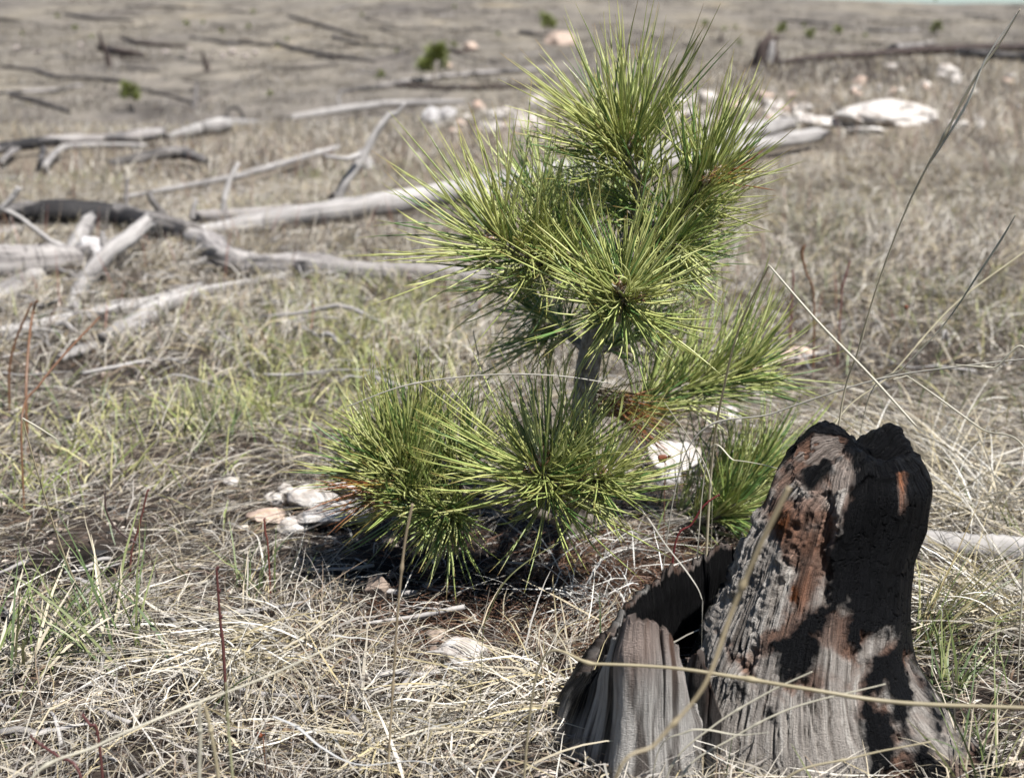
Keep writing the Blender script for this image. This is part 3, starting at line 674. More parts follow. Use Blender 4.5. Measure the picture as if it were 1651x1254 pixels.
# (nodes, needle count, start, length, radii, options, buds)
branches = [  # low yellow paints shade into the back and inner tufts
    ('leader', [(1034, 335, 1.514), (1032, 300, 1.51), (1018, 268, 1.504), (1008, 243, 1.50), (1000, 222, 1.498)], 150, 0.10, (0.115, 0.145), dict(tip_ang=(3, 62), old_ang=(30, 75), yellow=0.66, up=0.04), [((1000, 232, 1.496), (-0.06, 0, 1), 0.034, 0.0042), ((1014, 240, 1.492), (0.3, -0.2, 1), 0.018, 0.003)]),
    ('branch', [(1030, 372, 1.52), (1075, 356, 1.50), (1112, 326, 1.48), (1146, 287, 1.462)], 125, 0.22, (0.075, 0.115), dict(yellow=0.45, up=0.12), [((1144, 288, 1.46), (0.5, -0.3, 0.6), 0.020, 0.004), ((1136, 296, 1.45), (0.1, -0.5, 0.6), 0.014, 0.0035)]),
    ('branch', [(1000, 420, 1.53), (930, 380, 1.62), (872, 312, 1.68)], 95, 0.3, (0.075, 0.105), dict(yellow=0.12, up=0.10), [((870, 312, 1.68), (-0.3, 0.2, 1), 0.022, 0.004)]),
    ('branch', [(972, 490, 1.53), (905, 437, 1.50), (850, 416, 1.47), (800, 388, 1.45)], 135, 0.30, (0.10, 0.145), dict(yellow=0.66, up=0.12, old_ang=(35, 80), tip_ang=(6, 60)), [((798, 387, 1.45), (-1, -0.1, 0.6), 0.016, 0.0035)]),
    ('branch', [(976, 470, 1.53), (996, 512, 1.44), (1004, 490, 1.365), (1003, 470, 1.335)], 150, 0.45, (0.075, 0.115), dict(tip_ang=(15, 80), old_ang=(50, 90), yellow=0.66, up=0.08, rise=0.10), [((1000, 470, 1.332), (-0.15, -0.5, 0.8), 0.016, 0.0042), ((1022, 477, 1.335), (0.8, -0.5, 0.1), 0.014, 0.0045)]),
    ('branch', [(952, 570, 1.537), (905, 530, 1.60), (855, 492, 1.66)], 95, 0.2, (0.085, 0.12), dict(yellow=0.05, up=-0.02, rise=0.0, old_ang=(35, 80)), [((855, 492, 1.66), (-0.7, 0.3, 0.6), 0.018, 0.004)]),
    ('branch', [(950, 560, 1.537), (990, 560, 1.62), (1040, 530, 1.68)], 70, 0.2, (0.075, 0.11), dict(yellow=0.05, up=-0.02), []),
    ('branch', [(940, 660, 1.542), (1010, 662, 1.575), (1110, 622, 1.59), (1205, 598, 1.59)], 185, 0.25, (0.08, 0.115), dict(yellow=0.45, up=0.14, tipbias=0.8), [((1212, 598, 1.588), (1, 0, 0.3), 0.016, 0.004)]),
    ('branch', [(925, 810, 1.55), (905, 805, 1.46), (884, 780, 1.385), (874, 752, 1.365)], 170, 0.45, (0.085, 0.128), dict(tip_ang=(15, 84), old_ang=(50, 92), yellow=0.68, up=0.10, rise=0.12), [((874, 750, 1.362), (0.05, -0.25, 1), 0.022, 0.0045), ((862, 756, 1.36), (-0.9, -0.3, 0.3), 0.012, 0.0035)]),
    ('branch', [(925, 812, 1.55), (945, 805, 1.45), (958, 785, 1.39), (962, 766, 1.372)], 110, 0.5, (0.07, 0.105), dict(tip_ang=(15, 82), old_ang=(50, 92), yellow=0.66, up=0.08, rise=0.12), [((950, 768, 1.365), (-0.6, -0.3, -0.1), 0.018, 0.004), ((966, 763, 1.365), (0.8, -0.3, 0.3), 0.014, 0.004)]),
    ('branch', [(922, 850, 1.55), (800, 800, 1.48), (720, 792, 1.45), (664, 772, 1.43), (644, 738, 1.425)], 120, 0.50, (0.075, 0.115), dict(yellow=0.55, up=0.10, old_ang=(35, 88), tipbias=0.8, rise=0.10), []),
    ('branch', [(700, 793, 1.447), (640, 785, 1.435), (632, 770, 1.43), (618, 748, 1.43)], 70, 0.4, (0.06, 0.09), dict(yellow=0.6, up=0.12, rise=0.05), []),
    ('branch', [(735, 792, 1.452), (742, 762, 1.44), (735, 735, 1.435)], 55, 0.3, (0.06, 0.10), dict(yellow=0.5, up=0.06, rise=0.05), []),
    ('branch', [(760, 797, 1.465), (705, 770, 1.46), (672, 728, 1.455)], 75, 0.35, (0.07, 0.11), dict(yellow=0.5, up=0.12, rise=0.1), []),
    ('branch', [(800, 802, 1.478), (740, 825, 1.42), (712, 830, 1.385)], 110, 0.35, (0.048, 0.072), dict(yellow=0.35, up=-0.10, tip_ang=(15, 85), rise=-0.1), []),
    ('branch', [(700, 795, 1.445), (665, 812, 1.42), (652, 800, 1.40)], 70, 0.3, (0.05, 0.08), dict(yellow=0.5, up=0.02), []),
    ('branch', [(1034, 330, 1.512), (1000, 330, 1.56), (968, 308, 1.60)], 75, 0.25, (0.07, 0.105), dict(yellow=0.2, up=0.08), []),
    ('branch', [(1020, 372, 1.52), (1060, 396, 1.47), (1094, 396, 1.44)], 75, 0.25, (0.06, 0.095), dict(yellow=0.4, up=0.10), []),
    ('branch', [(985, 440, 1.53), (942, 430, 1.49), (912, 408, 1.46)], 70, 0.25, (0.06, 0.095), dict(yellow=0.4, up=0.10), []),
    ('branch', [(1000, 420, 1.53), (1060, 440, 1.58), (1104, 428, 1.62)], 70, 0.2, (0.065, 0.10), dict(yellow=0.1, up=0.05), []),
    ('branch', [(935, 835, 1.55), (1050, 845, 1.62), (1150, 805, 1.62), (1238, 762, 1.60)], 170, 0.45, (0.075, 0.115), dict(yellow=0.22, up=0.12, tipbias=0.7), [((1236, 764, 1.598), (1, -0.2, 0.4), 0.018, 0.004)]),
    ('branch', [(1060, 842, 1.62), (1130, 840, 1.56), (1190, 815, 1.53)], 80, 0.4, (0.06, 0.09), dict(yellow=0.12, up=0.12), []),
]
for k, (nm, nodes, nf, s0, L, opt, buds) in enumerate(branches):
    pth = np.array([P(*q) for q in nodes])
    n = len(pth); r0 = 0.0062 if nm == 'branch' else 0.0075
    mb = MB(); tube(mb, pth, np.linspace(r0, 0.0030, n), 40, 10, 0.18, 20 + k, None, 0, 5)
    b = mb.build(nm if nm != 'leader' else 'leading_shoot', M_BARK, pine)
    t = needle_tuft(pth, int(nf * (0.78 if k < 10 else 0.92)), s0, L, seed=100 + k, **opt).build('needle_tuft', M_NEEDLE, b)
    t["kind"] = 'stuff'
    for q, (bp, bd, bl, brd) in enumerate(buds): bud(b, P(*bp), bd, bl, brd, 300 + k * 5 + q)
# needles straight on the upper trunk and a few dead red-brown ones
t = needle_tuft(np.array([P(*q) for q in ((1010, 400, 1.525), (1030, 350, 1.516), (1034, 310, 1.51))]), 34, 0.0, (0.07, 0.11), old_ang=(55, 95), tip_ang=(50, 90), yellow=0.1, up=0.0, seed=77, tipbias=1.0).build('needle_tuft', M_NEEDLE, pine)
t["kind"] = 'stuff'
t = needle_tuft(np.array([P(*q) for q in ((970, 480, 1.53), (990, 440, 1.53), (1015, 385, 1.522))]), 30, 0.0, (0.07, 0.11), old_ang=(55, 95), tip_ang=(50, 90), yellow=0.1, up=0.0, seed=79, tipbias=1.0).build('needle_tuft', M_NEEDLE, pine)
t["kind"] = 'stuff'
r = np.random.default_rng(5); mb = MB()
dead = []
for (u, v, Yd, n, du, dv) in ((1150, 290, 1.45, 9, 90, -8), (610, 780, 1.40, 22, -95, 20), (960, 640, 1.54, 40, 110, 30), (1000, 660, 1.56, 26, 60, 40), (620, 800, 1.39, 12, -90, 45)):
    for _ in range(n):
        a = P(u + r.normal() * 12, v + r.normal() * 10, Yd + r.normal() * 0.015); b_ = P(u + du * (0.7 + 0.5 * r.random()) + r.normal() * 14, v + dv + r.normal() * 26, Yd + r.normal() * 0.03)
        dead.append((a, b_))
A = np.array([d[0] for d in dead]); B2 = np.array([d[1] for d in dead]); LL = np.linalg.norm(B2 - A, axis=1); D = nrm(B2 - A)
col = np.array([0.26, 0.10, 0.035]) * (0.6 + 0.8 * r.random((len(A), 1))); col[r.random(len(A)) < 0.35] = (0.30, 0.22, 0.05)
needles_np(mb, A, D, LL, np.full(len(A), 0.0007), r.normal(size=(len(A), 3)) * 0.06, 5, col, col * 0.8, r)
t = mb.build('dead_needle_tuft', M_NEEDLE, pine); t["kind"] = 'stuff'

# ------------------------------------------------------------------ fallen timber
ORD = ['first', 'second', 'third', 'fourth', 'fifth', 'sixth', 'seventh', 'eighth', 'ninth', 'tenth', 'eleventh', 'twelfth', 'thirteenth', 'fourteenth', 'fifteenth', 'sixteenth', 'seventeenth', 'eighteenth', 'nineteenth', 'twentieth', 'twenty-first', 'twenty-second', 'twenty-third', 'twenty-fourth', 'twenty-fifth', 'twenty-sixth', 'twenty-seventh', 'twenty-eighth', 'twenty-ninth', 'thirtieth', 'thirty-first', 'thirty-second', 'thirty-third', 'thirty-fourth']
LOGPTS = []
def limb(mb, nodes, seed, sides=14, n=40, rough=0.16, jag=0.9):
    """nodes: (u, v, width_px[, depth]) measured in the photograph; lies on the ground unless a depth is given"""
    pts, rad = [], []
    for q in nodes:
        if q[1] is None:
            p = np.array([gx(q[0], q[3], 0.5), q[3], 0.0]); rd = q[2] * 0.5 * mpp(p); p[2] = float(ground(p[0], p[1])) + rd + 0.05
        elif len(q) == 4: p = P(q[0], q[1], q[3]); rd = q[2] * 0.5 * mpp(p)
        else:
            p = at(q[0], q[1], 0.0); rd = q[2] * 0.5 * mpp(p); p = at(q[0], q[1], rd * 1.0 + (0.0 if p[1] < 5.0 else 0.035 if p[1] < 16 else 0.0))
        pts.append(p); rad.append(rd * 1.08)
    tube(mb, pts, rad, int(n * 1.4), sides, rough * 1.3, seed, None, jag * 1.5, 1.4, 1.0, True)
    if all(len(q) == 3 for q in nodes):
        c = spline(np.column_stack([np.array(pts), rad]), 6 * len(pts))
        LOGPTS.extend((a[0], a[1], a[3]) for a in c)
    return np.array(pts)
def log(name, label, nodes, mat, cat='log', group=None, limbs=(), seed=1, sides=14, n=40, rough=0.16):
    if limbs:
        mb = MB(); pts = limb(mb, nodes, seed, sides, n, rough)
        e = empty(name, pts[len(pts) // 2]); tag(e, label, cat, group); mb.build('log_trunk', mat, e)
        for k, (ln, lm) in enumerate(limbs):
            m2 = MB(); limb(m2, ln, seed * 7 + k, 9, 24, 0.2); m2.build('limb', lm or mat, e)
        return e
    mb = MB(); pts = limb(mb, nodes, seed, sides, n, rough); o = mb.build(name, mat, None, True, pts[len(pts) // 2]); tag(o, label, cat, group); return o

def Yat(u, v): return float(at(u, v)[1])
yA = Yat(540, 345)
log('fallen_log', 'long pale grey fallen log running behind the pine with an upright dead branch', [(318, 378, 26), (420, 361, 30), (540, 341, 30), (650, 324, 31), (770, 303, 31), (900, 277, 29), (1010, 256, 27), (1140, 228, 26), (1272, 200, 18)], M_LOG, limbs=[
    ([(540, 330, 16, yA), (556, 296, 14, yA), (588, 248, 12, yA + 0.05), (606, 215, 11, yA + 0.08), (627, 186, 9, yA + 0.1), (640, 183, 7, yA + 0.1), (652, 168, 4, yA + 0.1)], M_LOG),
    ([(578, 250, 9, yA), (560, 256, 7, yA - 0.05), (524, 252, 5, yA - 0.1)], M_LOG),
    ([(540, 330, 10, yA), (534, 318, 9, yA - 0.03), (539, 312, 5, yA - 0.05)], M_LOGMIX),
    ([(556, 326, 9, yA - 0.02), (600, 318, 9, yA - 0.03), (640, 314, 8, yA + 0.1), (690, 328, 6, yA + 0.35)], M_LOGMIX),
    ([(360, 352, 12, Yat(360, 372)), (362, 320, 9, Yat(360, 372)), (370, 290, 8, Yat(360, 372) + 0.03), (383, 266, 7, Yat(360, 372) + 0.06)], M_LOG)], seed=2, n=70, sides=18)
log('fallen_log', 'slender grey log with a sawn end pointing at the white boulder', [(760, 318, 20), (880, 300, 22), (1010, 276, 20), (1190, 241, 22), (1319, 217, 19)], M_LOG, seed=5, n=50)
log('fallen_log', 'thin grey pole lying against the back of the long pale log', [(320, 348, 15), (430, 343, 16), (560, 330, 13)], M_LOGMIX, seed=6)
log('fallen_log', 'blackened fallen log at the left edge with an upright burnt stub', [(-60, 352, 26), (40, 343, 28), (110, 342, 34), (190, 352, 40), (250, 367, 42), (305, 380, 38)], M_LOGDARK, limbs=[
    ([(278, 362, 13, Yat(278, 385)), (258, 340, 12, Yat(278, 385) - 0.02), (246, 324, 11, Yat(278, 385) - 0.03), (240, 310, 9, Yat(278, 385) - 0.03)], M_LOGDARK),
    ([(310, 352, 9, Yat(300, 385)), (312, 335, 8, Yat(300, 385)), (317, 322, 6, Yat(300, 385))], M_LOGMIX),
    ([(204, 338, 6, Yat(200, 365)), (204, 310, 5, Yat(200, 365)), (205, 288, 4, Yat(200, 365))], M_LOGMIX)], seed=8, n=60, sides=18, rough=0.22)
log('fallen_log', 'gnarled grey log with a kinked root end reaching to the pine', [(296, 378, 30), (335, 394, 34), (366, 420, 40), (420, 428, 34), (485, 428, 36), (560, 437, 32), (650, 440, 28), (770, 444, 26)], M_LOGMIX, limbs=[
    ([(366, 425, 26), (372, 432, 20), (385, 440, 8)], M_LOG), ([(335, 392, 18), (300, 388, 14), (270, 392, 8)], M_LOG), ([(470, 415, 18), (486, 410, 12), (500, 420, 6)], M_LOGDARK)], seed=11, n=80, sides=18, rough=0.3)
log('fallen_log', 'thick grey log with a dark underside cut off by the left edge', [(-70, 432, 62), (0, 430, 56), (70, 424, 48), (125, 420, 36)], M_LOGMIX, seed=13, sides=18, n=40, rough=0.2)
log('dead_branch', 'stout bleached branch slanting down to the left edge', [(-30, 492, 30), (8, 473, 30), (50, 449, 27), (84, 424, 24, Yat(84, 440)), (100, 402, 20, Yat(100, 430)), (80, 388, 8, Yat(100, 430)), (32, 350, 6, Yat(100, 430)), (4, 336, 9, Yat(100, 430))], M_LOG, 'branch', limbs=[
    ([(4, 336, 9, Yat(100, 430)), (18, 322, 10, Yat(100, 430)), (29, 305, 9, Yat(100, 430))], M_LOG)], seed=15, n=60)
log('dead_branch', 'short pale log piece leaning between the bleached branches', [(110, 415, 22), (124, 390, 24, Yat(110, 415) + 0.05), (142, 358, 24, Yat(110, 415) + 0.15)], M_LOG, 'branch', seed=17)
log('dead_branch', 'forked pale branch propped up and reaching toward the camera', [(118, 502, 22), (124, 478, 24), (140, 445, 24, Yat(124, 480) + 0.12), (178, 405, 26, Yat(124, 480) + 0.3), (205, 386, 26, Yat(124, 480) + 0.4), (238, 358, 22, Yat(124, 480) + 0.5)], M_LOG, 'branch', limbs=[
    ([(178, 405, 18, Yat(124, 480) + 0.3), (168, 392, 15, Yat(124, 480) + 0.3), (165, 378, 8, Yat(124, 480) + 0.3)], M_LOG)], seed=18)
log('fallen_log', 'grey pole rising to the right at the left edge below the blackened log', [(-30, 388, 16), (20, 374, 16), (60, 356, 16), (84, 344, 14)], M_LOG, seed=19)
log('fallen_log', 'grey pole crossing the grass below the bleached branches', [(-20, 542, 22), (60, 526, 22), (150, 507, 20), (240, 488, 18), (320, 462, 14)], M_LOG, seed=21, rough=0.2)
log('fallen_log', 'pale half-buried log segment lying nearest the camera on the left', [(170, 548, 24), (215, 522, 30), (270, 490, 24), (335, 468, 14), (480, 440, 8)], M_LOG, seed=22, rough=0.3)
log('wood_fragment', 'flat pale wood fragment in the grass left of the half-buried log', [(98, 578, 12), (130, 565, 18), (165, 553, 10)], M_LOG, 'wood piece', seed=23, rough=0.3)
log('fallen_log', 'grey log with a split branch along the far left edge of the shelf', [(-40, 245, 14), (40, 233, 15), (105, 226, 14), (170, 224, 12), (215, 221, 18), (258, 215, 16)], M_LOGMIX, limbs=[
    ([(72, 268, 10), (86, 250, 9), (104, 238, 9), (150, 234, 8), (235, 235, 6)], M_LOG), ([(0, 262, 8), (18, 246, 8), (36, 236, 8)], M_LOGMIX), ([(66, 262, 10), (70, 240, 8)], M_LOGDARK)], seed=25)
log('fallen_log', 'charred log hump in the grass behind the blackened log', [(178, 262, 8), (225, 255, 14), (268, 246, 17), (298, 247, 17), (330, 258, 9)], M_LOGDARK, seed=26, rough=0.4)
log('fallen_log', 'thin bleached pole leading up to the upright dead branch', [(200, 318, 5), (300, 300, 8), (380, 285, 9), (450, 266, 10), (545, 238, 8)], M_LOG, seed=27)
log('fallen_log', 'pale thin log on the crest left of the grey rock', [(470, 190, 9), (520, 182, 11), (575, 174, 11), (620, 167, 9), (745, 164, 6)], M_LOG, limbs=[([(548, 172, 5, Yat(548, 180)), (545, 158, 4, Yat(548, 180)), (552, 145, 3, Yat(548, 180))], M_LOG)], seed=28)
log('fallen_log', 'pale log with a bent black stub on the crest left of the upright branch', [(270, 220, 7), (320, 209, 8), (360, 202, 10), (420, 198, 6)], M_LOG, limbs=[
    ([(393, 200, 6, Yat(393, 205)), (391, 186, 5, Yat(393, 205)), (383, 174, 5, Yat(393, 205)), (368, 176, 4, Yat(393, 205)), (366, 196, 5, Yat(393, 205))], M_LOGDARK)], seed=29)
log('dead_branch', 'smooth grey branch lying behind the stump at the right edge', [(1440, 868, 26), (1500, 874, 36), (1570, 882, 38), (1680, 890, 40), (1760, 895, 40)], M_LOG, 'branch', seed=31, sides=20, n=50, rough=0.12)
log('fallen_log', 'red-brown charred log along the right-hand crest', [(1255, None, 8, 12.4), (1320, None, 11, 12.7), (1400, None, 10, 12.9), (1480, None, 14, 13.3), (1560, None, 13, 13.6), (1680, None, 14, 13.9)], M_REDLOG, seed=33, rough=0.3)
log('fallen_log', 'grey split log on top of the right-hand crest at the edge', [(1545, None, 12, 13.0), (1590, None, 13, 12.7), (1630, None, 13, 12.3), (1700, None, 12, 11.8)], M_LOGDARK, seed=34, rough=0.3)
log('fallen_log', 'thin grey log slanting behind the right-hand crest', [(1440, 84, 7), (1475, 75, 7), (1505, 68, 5)], M_LOGMIX, seed=35)
log('fallen_log', 'black log lying behind the split grey log at the right edge', [(1570, None, 10, 14.2), (1620, None, 12, 14.3), (1700, None, 12, 14.4)], M_LOGDARK, seed=36)

# crest stump
p = at(1232, 112); m = mpp(p)
e = empty('burnt_snag', p); tag(e, 'dark burnt snag standing on the crest right of the pine top', 'snag')
mb = MB(); tube(mb, [p + np.array([a * m, 0, b * m]) for a, b in ((-8, -8), (-5, 15), (-2, 32), (6, 46))], [17 * m, 14 * m, 11 * m, 7 * m], 26, 14, 0.45, 3, None, 1.5); mb.build('snag_trunk', M_REDLOG, e)
mb = MB(); tube(mb, [p + np.array([a * m, 0.05, b * m]) for a, b in ((16, -8), (17, 18), (15, 38), (20, 50))], [9 * m, 8 * m, 6 * m, 3 * m], 20, 10, 0.4, 4, None, 1.5); mb.build('splinter', M_REDLOG, e)
mb = MB(); tube(mb, [p + np.array([a * m, -0.05, b * m]) for a, b in ((4, 10), (8, 26), (10, 40))], [7 * m, 7 * m, 4 * m], 16, 10, 0.3, 5, None, 1.2); mb.build('splinter', M_LOG, e)
# far hillside timber
far_logs = [
    ('long crooked black log across the far left hillside', [(8, 108, 5), (55, 112, 6), (88, 124, 7), (160, 127, 6), (212, 134, 6)], M_FARLOG),
    ('broken black log in line below the crooked one on the far left', [(226, 144, 5), (275, 154, 5), (312, 166, 5)], M_FARLOG),
    ('short dark log high on the far left hillside', [(106, 23, 4), (140, 29, 6), (212, 33, 4)], M_FARLOG),
    ('dark forked log low on the far left hillside', [(18, 153, 7), (62, 163, 8), (112, 180, 6)], M_FARLOG),
    ('grey log above the dark forked log on the far left', [(-10, 150, 6), (40, 148, 6), (90, 146, 7), (132, 138, 4)], M_LOGMIX),
    ('faint red-brown log beside the leaning snag on the far left', [(196, 60, 5), (222, 70, 7), (300, 76, 4)], M_REDLOG),
    ('red-brown slash heap log below the leaning snag', [(160, 76, 8), (190, 84, 12), (232, 90, 6)], M_REDLOG),
    ('long dark log level across the hillside above the pale rock strip', [(306, 60, 4), (360, 68, 5), (440, 72, 6)], M_FARLOG),
    ('black log making the left arm of a wide V', [(446, 70, 6), (500, 84, 7), (550, 92, 6), (604, 99, 5)], M_FARLOG),
    ('black log making the right arm of a wide V', [(602, 100, 4), (640, 90, 5), (672, 78, 4)], M_FARLOG),
    ('dark log slanting above the wide V of logs', [(466, 26, 4), (510, 38, 5), (556, 52, 5), (592, 62, 4)], M_FARLOG),
    ('dark log lying between the slanting log and the V', [(538, 60, 6), (575, 70, 5), (646, 76, 4)], M_FARLOG),
    ('thin dark log level with the hill left of the pine top', [(614, 46, 4), (660, 47, 3), (712, 45, 4)], M_FARLOG),
    ('thin dark log just left of the pine top high on the hill', [(726, 49, 4), (790, 48, 3)], M_FARLOG),
    ('pale log under the middle distance seedling', [(552, 148, 6), (610, 140, 7), (660, 130, 7), (760, 119, 7), (880, 112, 6)], M_LOGMIX),
    ('brown log in front of the middle distance seedling', [(640, 138, 6), (720, 142, 7), (880, 140, 6)], M_REDLOG),
    ('thin dark log low on the hillside left of the V of logs', [(440, 110, 4), (490, 109, 5), (545, 104, 4)], M_FARLOG),
    ('short dark log beside a peach boulder left of the pine top', [(716, 80, 5), (738, 84, 6), (760, 84, 4)], M_REDLOG),
    ('dark log on the far hillside left of the peach boulder', [(838, 52, 6), (862, 55, 7), (900, 54, 4)], M_FARLOG),
    ('thin dark log on the far hill right of the pine top', [(1258, 33, 3), (1300, 35, 4), (1335, 38, 3)], M_FARLOG),
    ('faint grey log on the far hill right of centre', [(1400, 48, 4), (1440, 50, 5), (1480, 48, 3)], M_LOGMIX),
    ('dark log low on the hill beside the leaning grey snag', [(320, 160, 4), (345, 150, 3), (420, 120, 3)], M_FARLOG),
    ('short dark log at the top left edge', [(-10, 31, 5), (14, 32, 6), (30, 34, 4)], M_FARLOG),
    ('short dark log high on the hill left of the slanting log', [(205, 10, 3), (260, 11, 4), (300, 12, 3)], M_FARLOG)]
for k, (lb, nd, mt) in enumerate(far_logs): log('fallen_log', lb, nd, mt, seed=50 + k, sides=9, n=22, group='fallen logs on the far hillside')
rr_ = np.random.default_rng(31); thin = []
for k in range(34):
    u = 10 + 1620 * rr_.random(); v = 14 + 118 * rr_.random()
    if 900 < u < 1180 or (u > 1180 and v > 70): u = 20 + 820 * rr_.random()
    thin.append((u, v))
for k, (u, v) in enumerate(sorted(thin)):
    ln = 14 + 46 * rr_.random(); sl_ = rr_.normal() * 0.16
    log('thin_branch', '%s from left of the thin branches strewn over the far hillside' % ORD[k], [(u, v, 2.2), (u + ln * 0.5, v + sl_ * ln * 0.5 + rr_.normal(), 2.8), (u + ln, v + sl_ * ln, 1.8)], (M_FARLOG, M_LOGMIX, M_FARLOG, M_REDLOG)[k % 4], 'branch', 'thin branches on the far hillside', seed=200 + k, sides=7, n=14)
for k, (lb, b, t_, w, mt) in enumerate([('leaning dark snag standing on the far left hillside', (176, 108), (160, 54), 8, M_REDLOG), ('short red-brown snag standing on the hill', (334, 116), (326, 84), 7, M_REDLOG),
                                   ('grey leaning snag with a brown foot on the hill', (312, 176), (318, 132), 8, M_LOGMIX), ('tiny dark snag on the hill above the red pine needles', (1160, 68), (1163, 54), 6, M_REDLOG)]):
    p = at(*b); q = P(t_[0], t_[1], p[1]); mm = mpp(p); mb = MB()
    tube(mb, [p - np.array([0, 0, 0.05]), p * 0.65 + q * 0.35 + np.array([mm, 0, 0]), p * 0.3 + q * 0.7, q], [w * mm * 0.6, w * mm * 0.5, w * mm * 0.42, w * mm * 0.25], 20, 9, 0.35, 9 + k, None, 1.5)
    o = mb.build('standing_snag', mt, None, True, p); tag(o, lb, 'snag', 'standing dead snags on the far hill')

# ------------------------------------------------------------------ rocks
def ico(sub):
    import bmesh
    bm = bmesh.new(); bmesh.ops.create_icosphere(bm, subdivisions=sub, radius=1.0)
    v = np.array([x.co[:] for x in bm.verts]); f = np.array([[w.index for w in q.verts] for q in bm.faces]); bm.free(); return v, f
ICO3, ICO4, ICO5 = ico(3), ico(4), ico(5)
def rock_verts(ic, size, seed, cuts=9, rough=0.18):
    v, f = ic; r = np.random.default_rng(seed); v = v.copy()
    for _ in range(cuts):
        n = nrm(r.normal(size=3)); d = 0.48 + 0.36 * r.random(); s = v @ n; v = v - np.outer(np.clip(s - d, 0, None) * 0.92, n)
    nn = nrm(v); v = v + nn * (rough * 2 * (fbm3(v * 2.2 + seed, seed, 4) - 0.5))[:, None] + nn * (0.05 * (fbm3(v * 9 + seed, seed + 5, 3) - 0.5))[:, None]
    return v * np.asarray(size), f
ROCKPTS = []
def rock(label, u, v, w, h, mat, seed, name='rock', cat='rock', group=None, dep=0.8, ic=ICO4, sink=0.3, rz_=None, cuts=9):
    """u,v: photo pixel of the rock's centre bottom; w,h in photo pixels"""
    p = at(u, v); m = mpp(p)
    vv, f = rock_verts(ic, (w * m * 0.56, w * m * 0.56 * dep, h * m * 0.62), seed, cuts)
    a = rz_ if rz_ is not None else (seed * 1.7) % 0.8 - 0.4; ca, sa = math.cos(a), math.sin(a)
    vv = np.stack([vv[:, 0] * ca - vv[:, 1] * sa, vv[:, 0] * sa + vv[:, 1] * ca, vv[:, 2]], -1)
    base = p + np.array([0, w * m * 0.4 * dep, 0]); base[2] = float(ground(base[0], base[1]))
    vv = vv + base + np.array([0, 0, h * m * (0.5 - sink * 0.4)])
    ROCKPTS.append((base[0], base[1] - w * m * 0.15, w * m * 0.6))
    mb = MB(); mb.add(vv, None, f); o = mb.build(name, mat, None, True, base); tag(o, label, cat, group); return o
rock('large low white boulder on the slope right of the pine', 1444, 204, 142, 44, M_WHITEROCK, 3, 'boulder', 'boulder', dep=0.8, ic=ICO5, cuts=4, sink=0.6)
rock('smaller white boulder leaning on the large white boulder', 1392, 206, 84, 34, M_WHITEROCK, 8, 'boulder', 'boulder', ic=ICO5, cuts=6, sink=0.6)
rock('flat white rock ledge left of the large white boulder', 1325, 206, 84, 16, M_WHITEROCK, 9)
rock('small flat white rock just in front of the large white boulder', 1400, 217, 60, 12, M_WHITEROCK, 10)
rock('grey angular rock on the crest under the middle distance seedling', 694, 208, 38, 42, M_GREYROCK, 11, cuts=14)
rock('pale rock propped behind the grey angular rock', 722, 200, 34, 26, M_GREYROCK, 12)
rock('pale grey rock behind the foot of the upright dead branch', 586, 274, 30, 36, M_GREYROCK, 13)
rock('rounded pale lump of stone between the bleached branches', 152, 426, 62, 46, M_GREYROCK, 14)
rock('peach coloured boulder on the hill hidden partly by the pine top', 905, 74, 52, 22, M_PINKROCK, 15, 'boulder', 'boulder')
rock('small peach boulder on the hill above the middle distance seedling', 757, 82, 26, 15, M_PINKROCK, 16)
rock('tiny peach rock right of the middle distance seedling', 722, 112, 18, 11, M_PINKROCK, 17)
rock('white rock chunk glowing in the sun between pine and stump', 1092, 772, 124, 60, M_WHITEROCK, 18, ic=ICO5, rz_=0.3, cuts=22)
rock('dark-sided rock under the white chunk between pine and stump', 1075, 786, 44, 30, M_GREYROCK, 19)
rock('pinkish white stone behind the right pine branch', 1284, 598, 66, 36, M_PINKROCK, 20, ic=ICO5)
rock('pale stone tucked under the right pine branch', 1170, 690, 60, 30, M_WHITEROCK, 51)
rock('white slab of stone beside the lowest left pine branch', 530, 856, 120, 40, M_WHITEROCK, 21, ic=ICO5, rz_=0.1)
rock('white angular stone behind the lowest left pine branch', 500, 826, 74, 40, M_WHITEROCK, 22)
rock('flat tan stone left of the lowest pine branch', 428, 848, 66, 26, M_PINKROCK, 23)
rock('small white stone in the grass up and left of the tan stone', 372, 786, 26, 20, M_WHITEROCK, 24)
rock('small pale stone between the tan stone and the white slab', 462, 800, 28, 18, M_WHITEROCK, 25)
rock('pale pointed stone in straw in front of the pine shadow', 752, 1082, 92, 46, M_WHITEROCK, 26, ic=ICO5, rz_=0.2, cuts=14)
rock('flat whitish stone left of the white slab of stone', 472, 862, 58, 24, M_WHITEROCK, 61, cuts=16)
rock('low white stone behind the white slab of stone', 560, 800, 60, 26, M_WHITEROCK, 62, cuts=16)
rock('white stone half buried above the tan stone', 440, 815, 40, 20, M_WHITEROCK, 63, cuts=16)
rock('brown stone lying in the shadow under the pine', 608, 975, 60, 44, M_BROWNROCK, 27)
rock('small dark stone behind the pale pointed stone', 700, 1040, 40, 26, M_BROWNROCK, 28)
rock('pale small stone at the bottom right of the straw', 722, 1180, 34, 22, M_GREYROCK, 29)
rock('pinkish pebble in the straw at bottom centre', 1050 - 330, 1225, 22, 14, M_PINKROCK, 30)
rock('white flake of stone in the grass at lower left', 318, 986, 30, 12, M_WHITEROCK, 31)
rock('pale pebble group stone in front of the tall red stem', 288, 1032, 26, 18, M_PINKROCK, 32)
r = np.random.default_rng(12)
rub = []
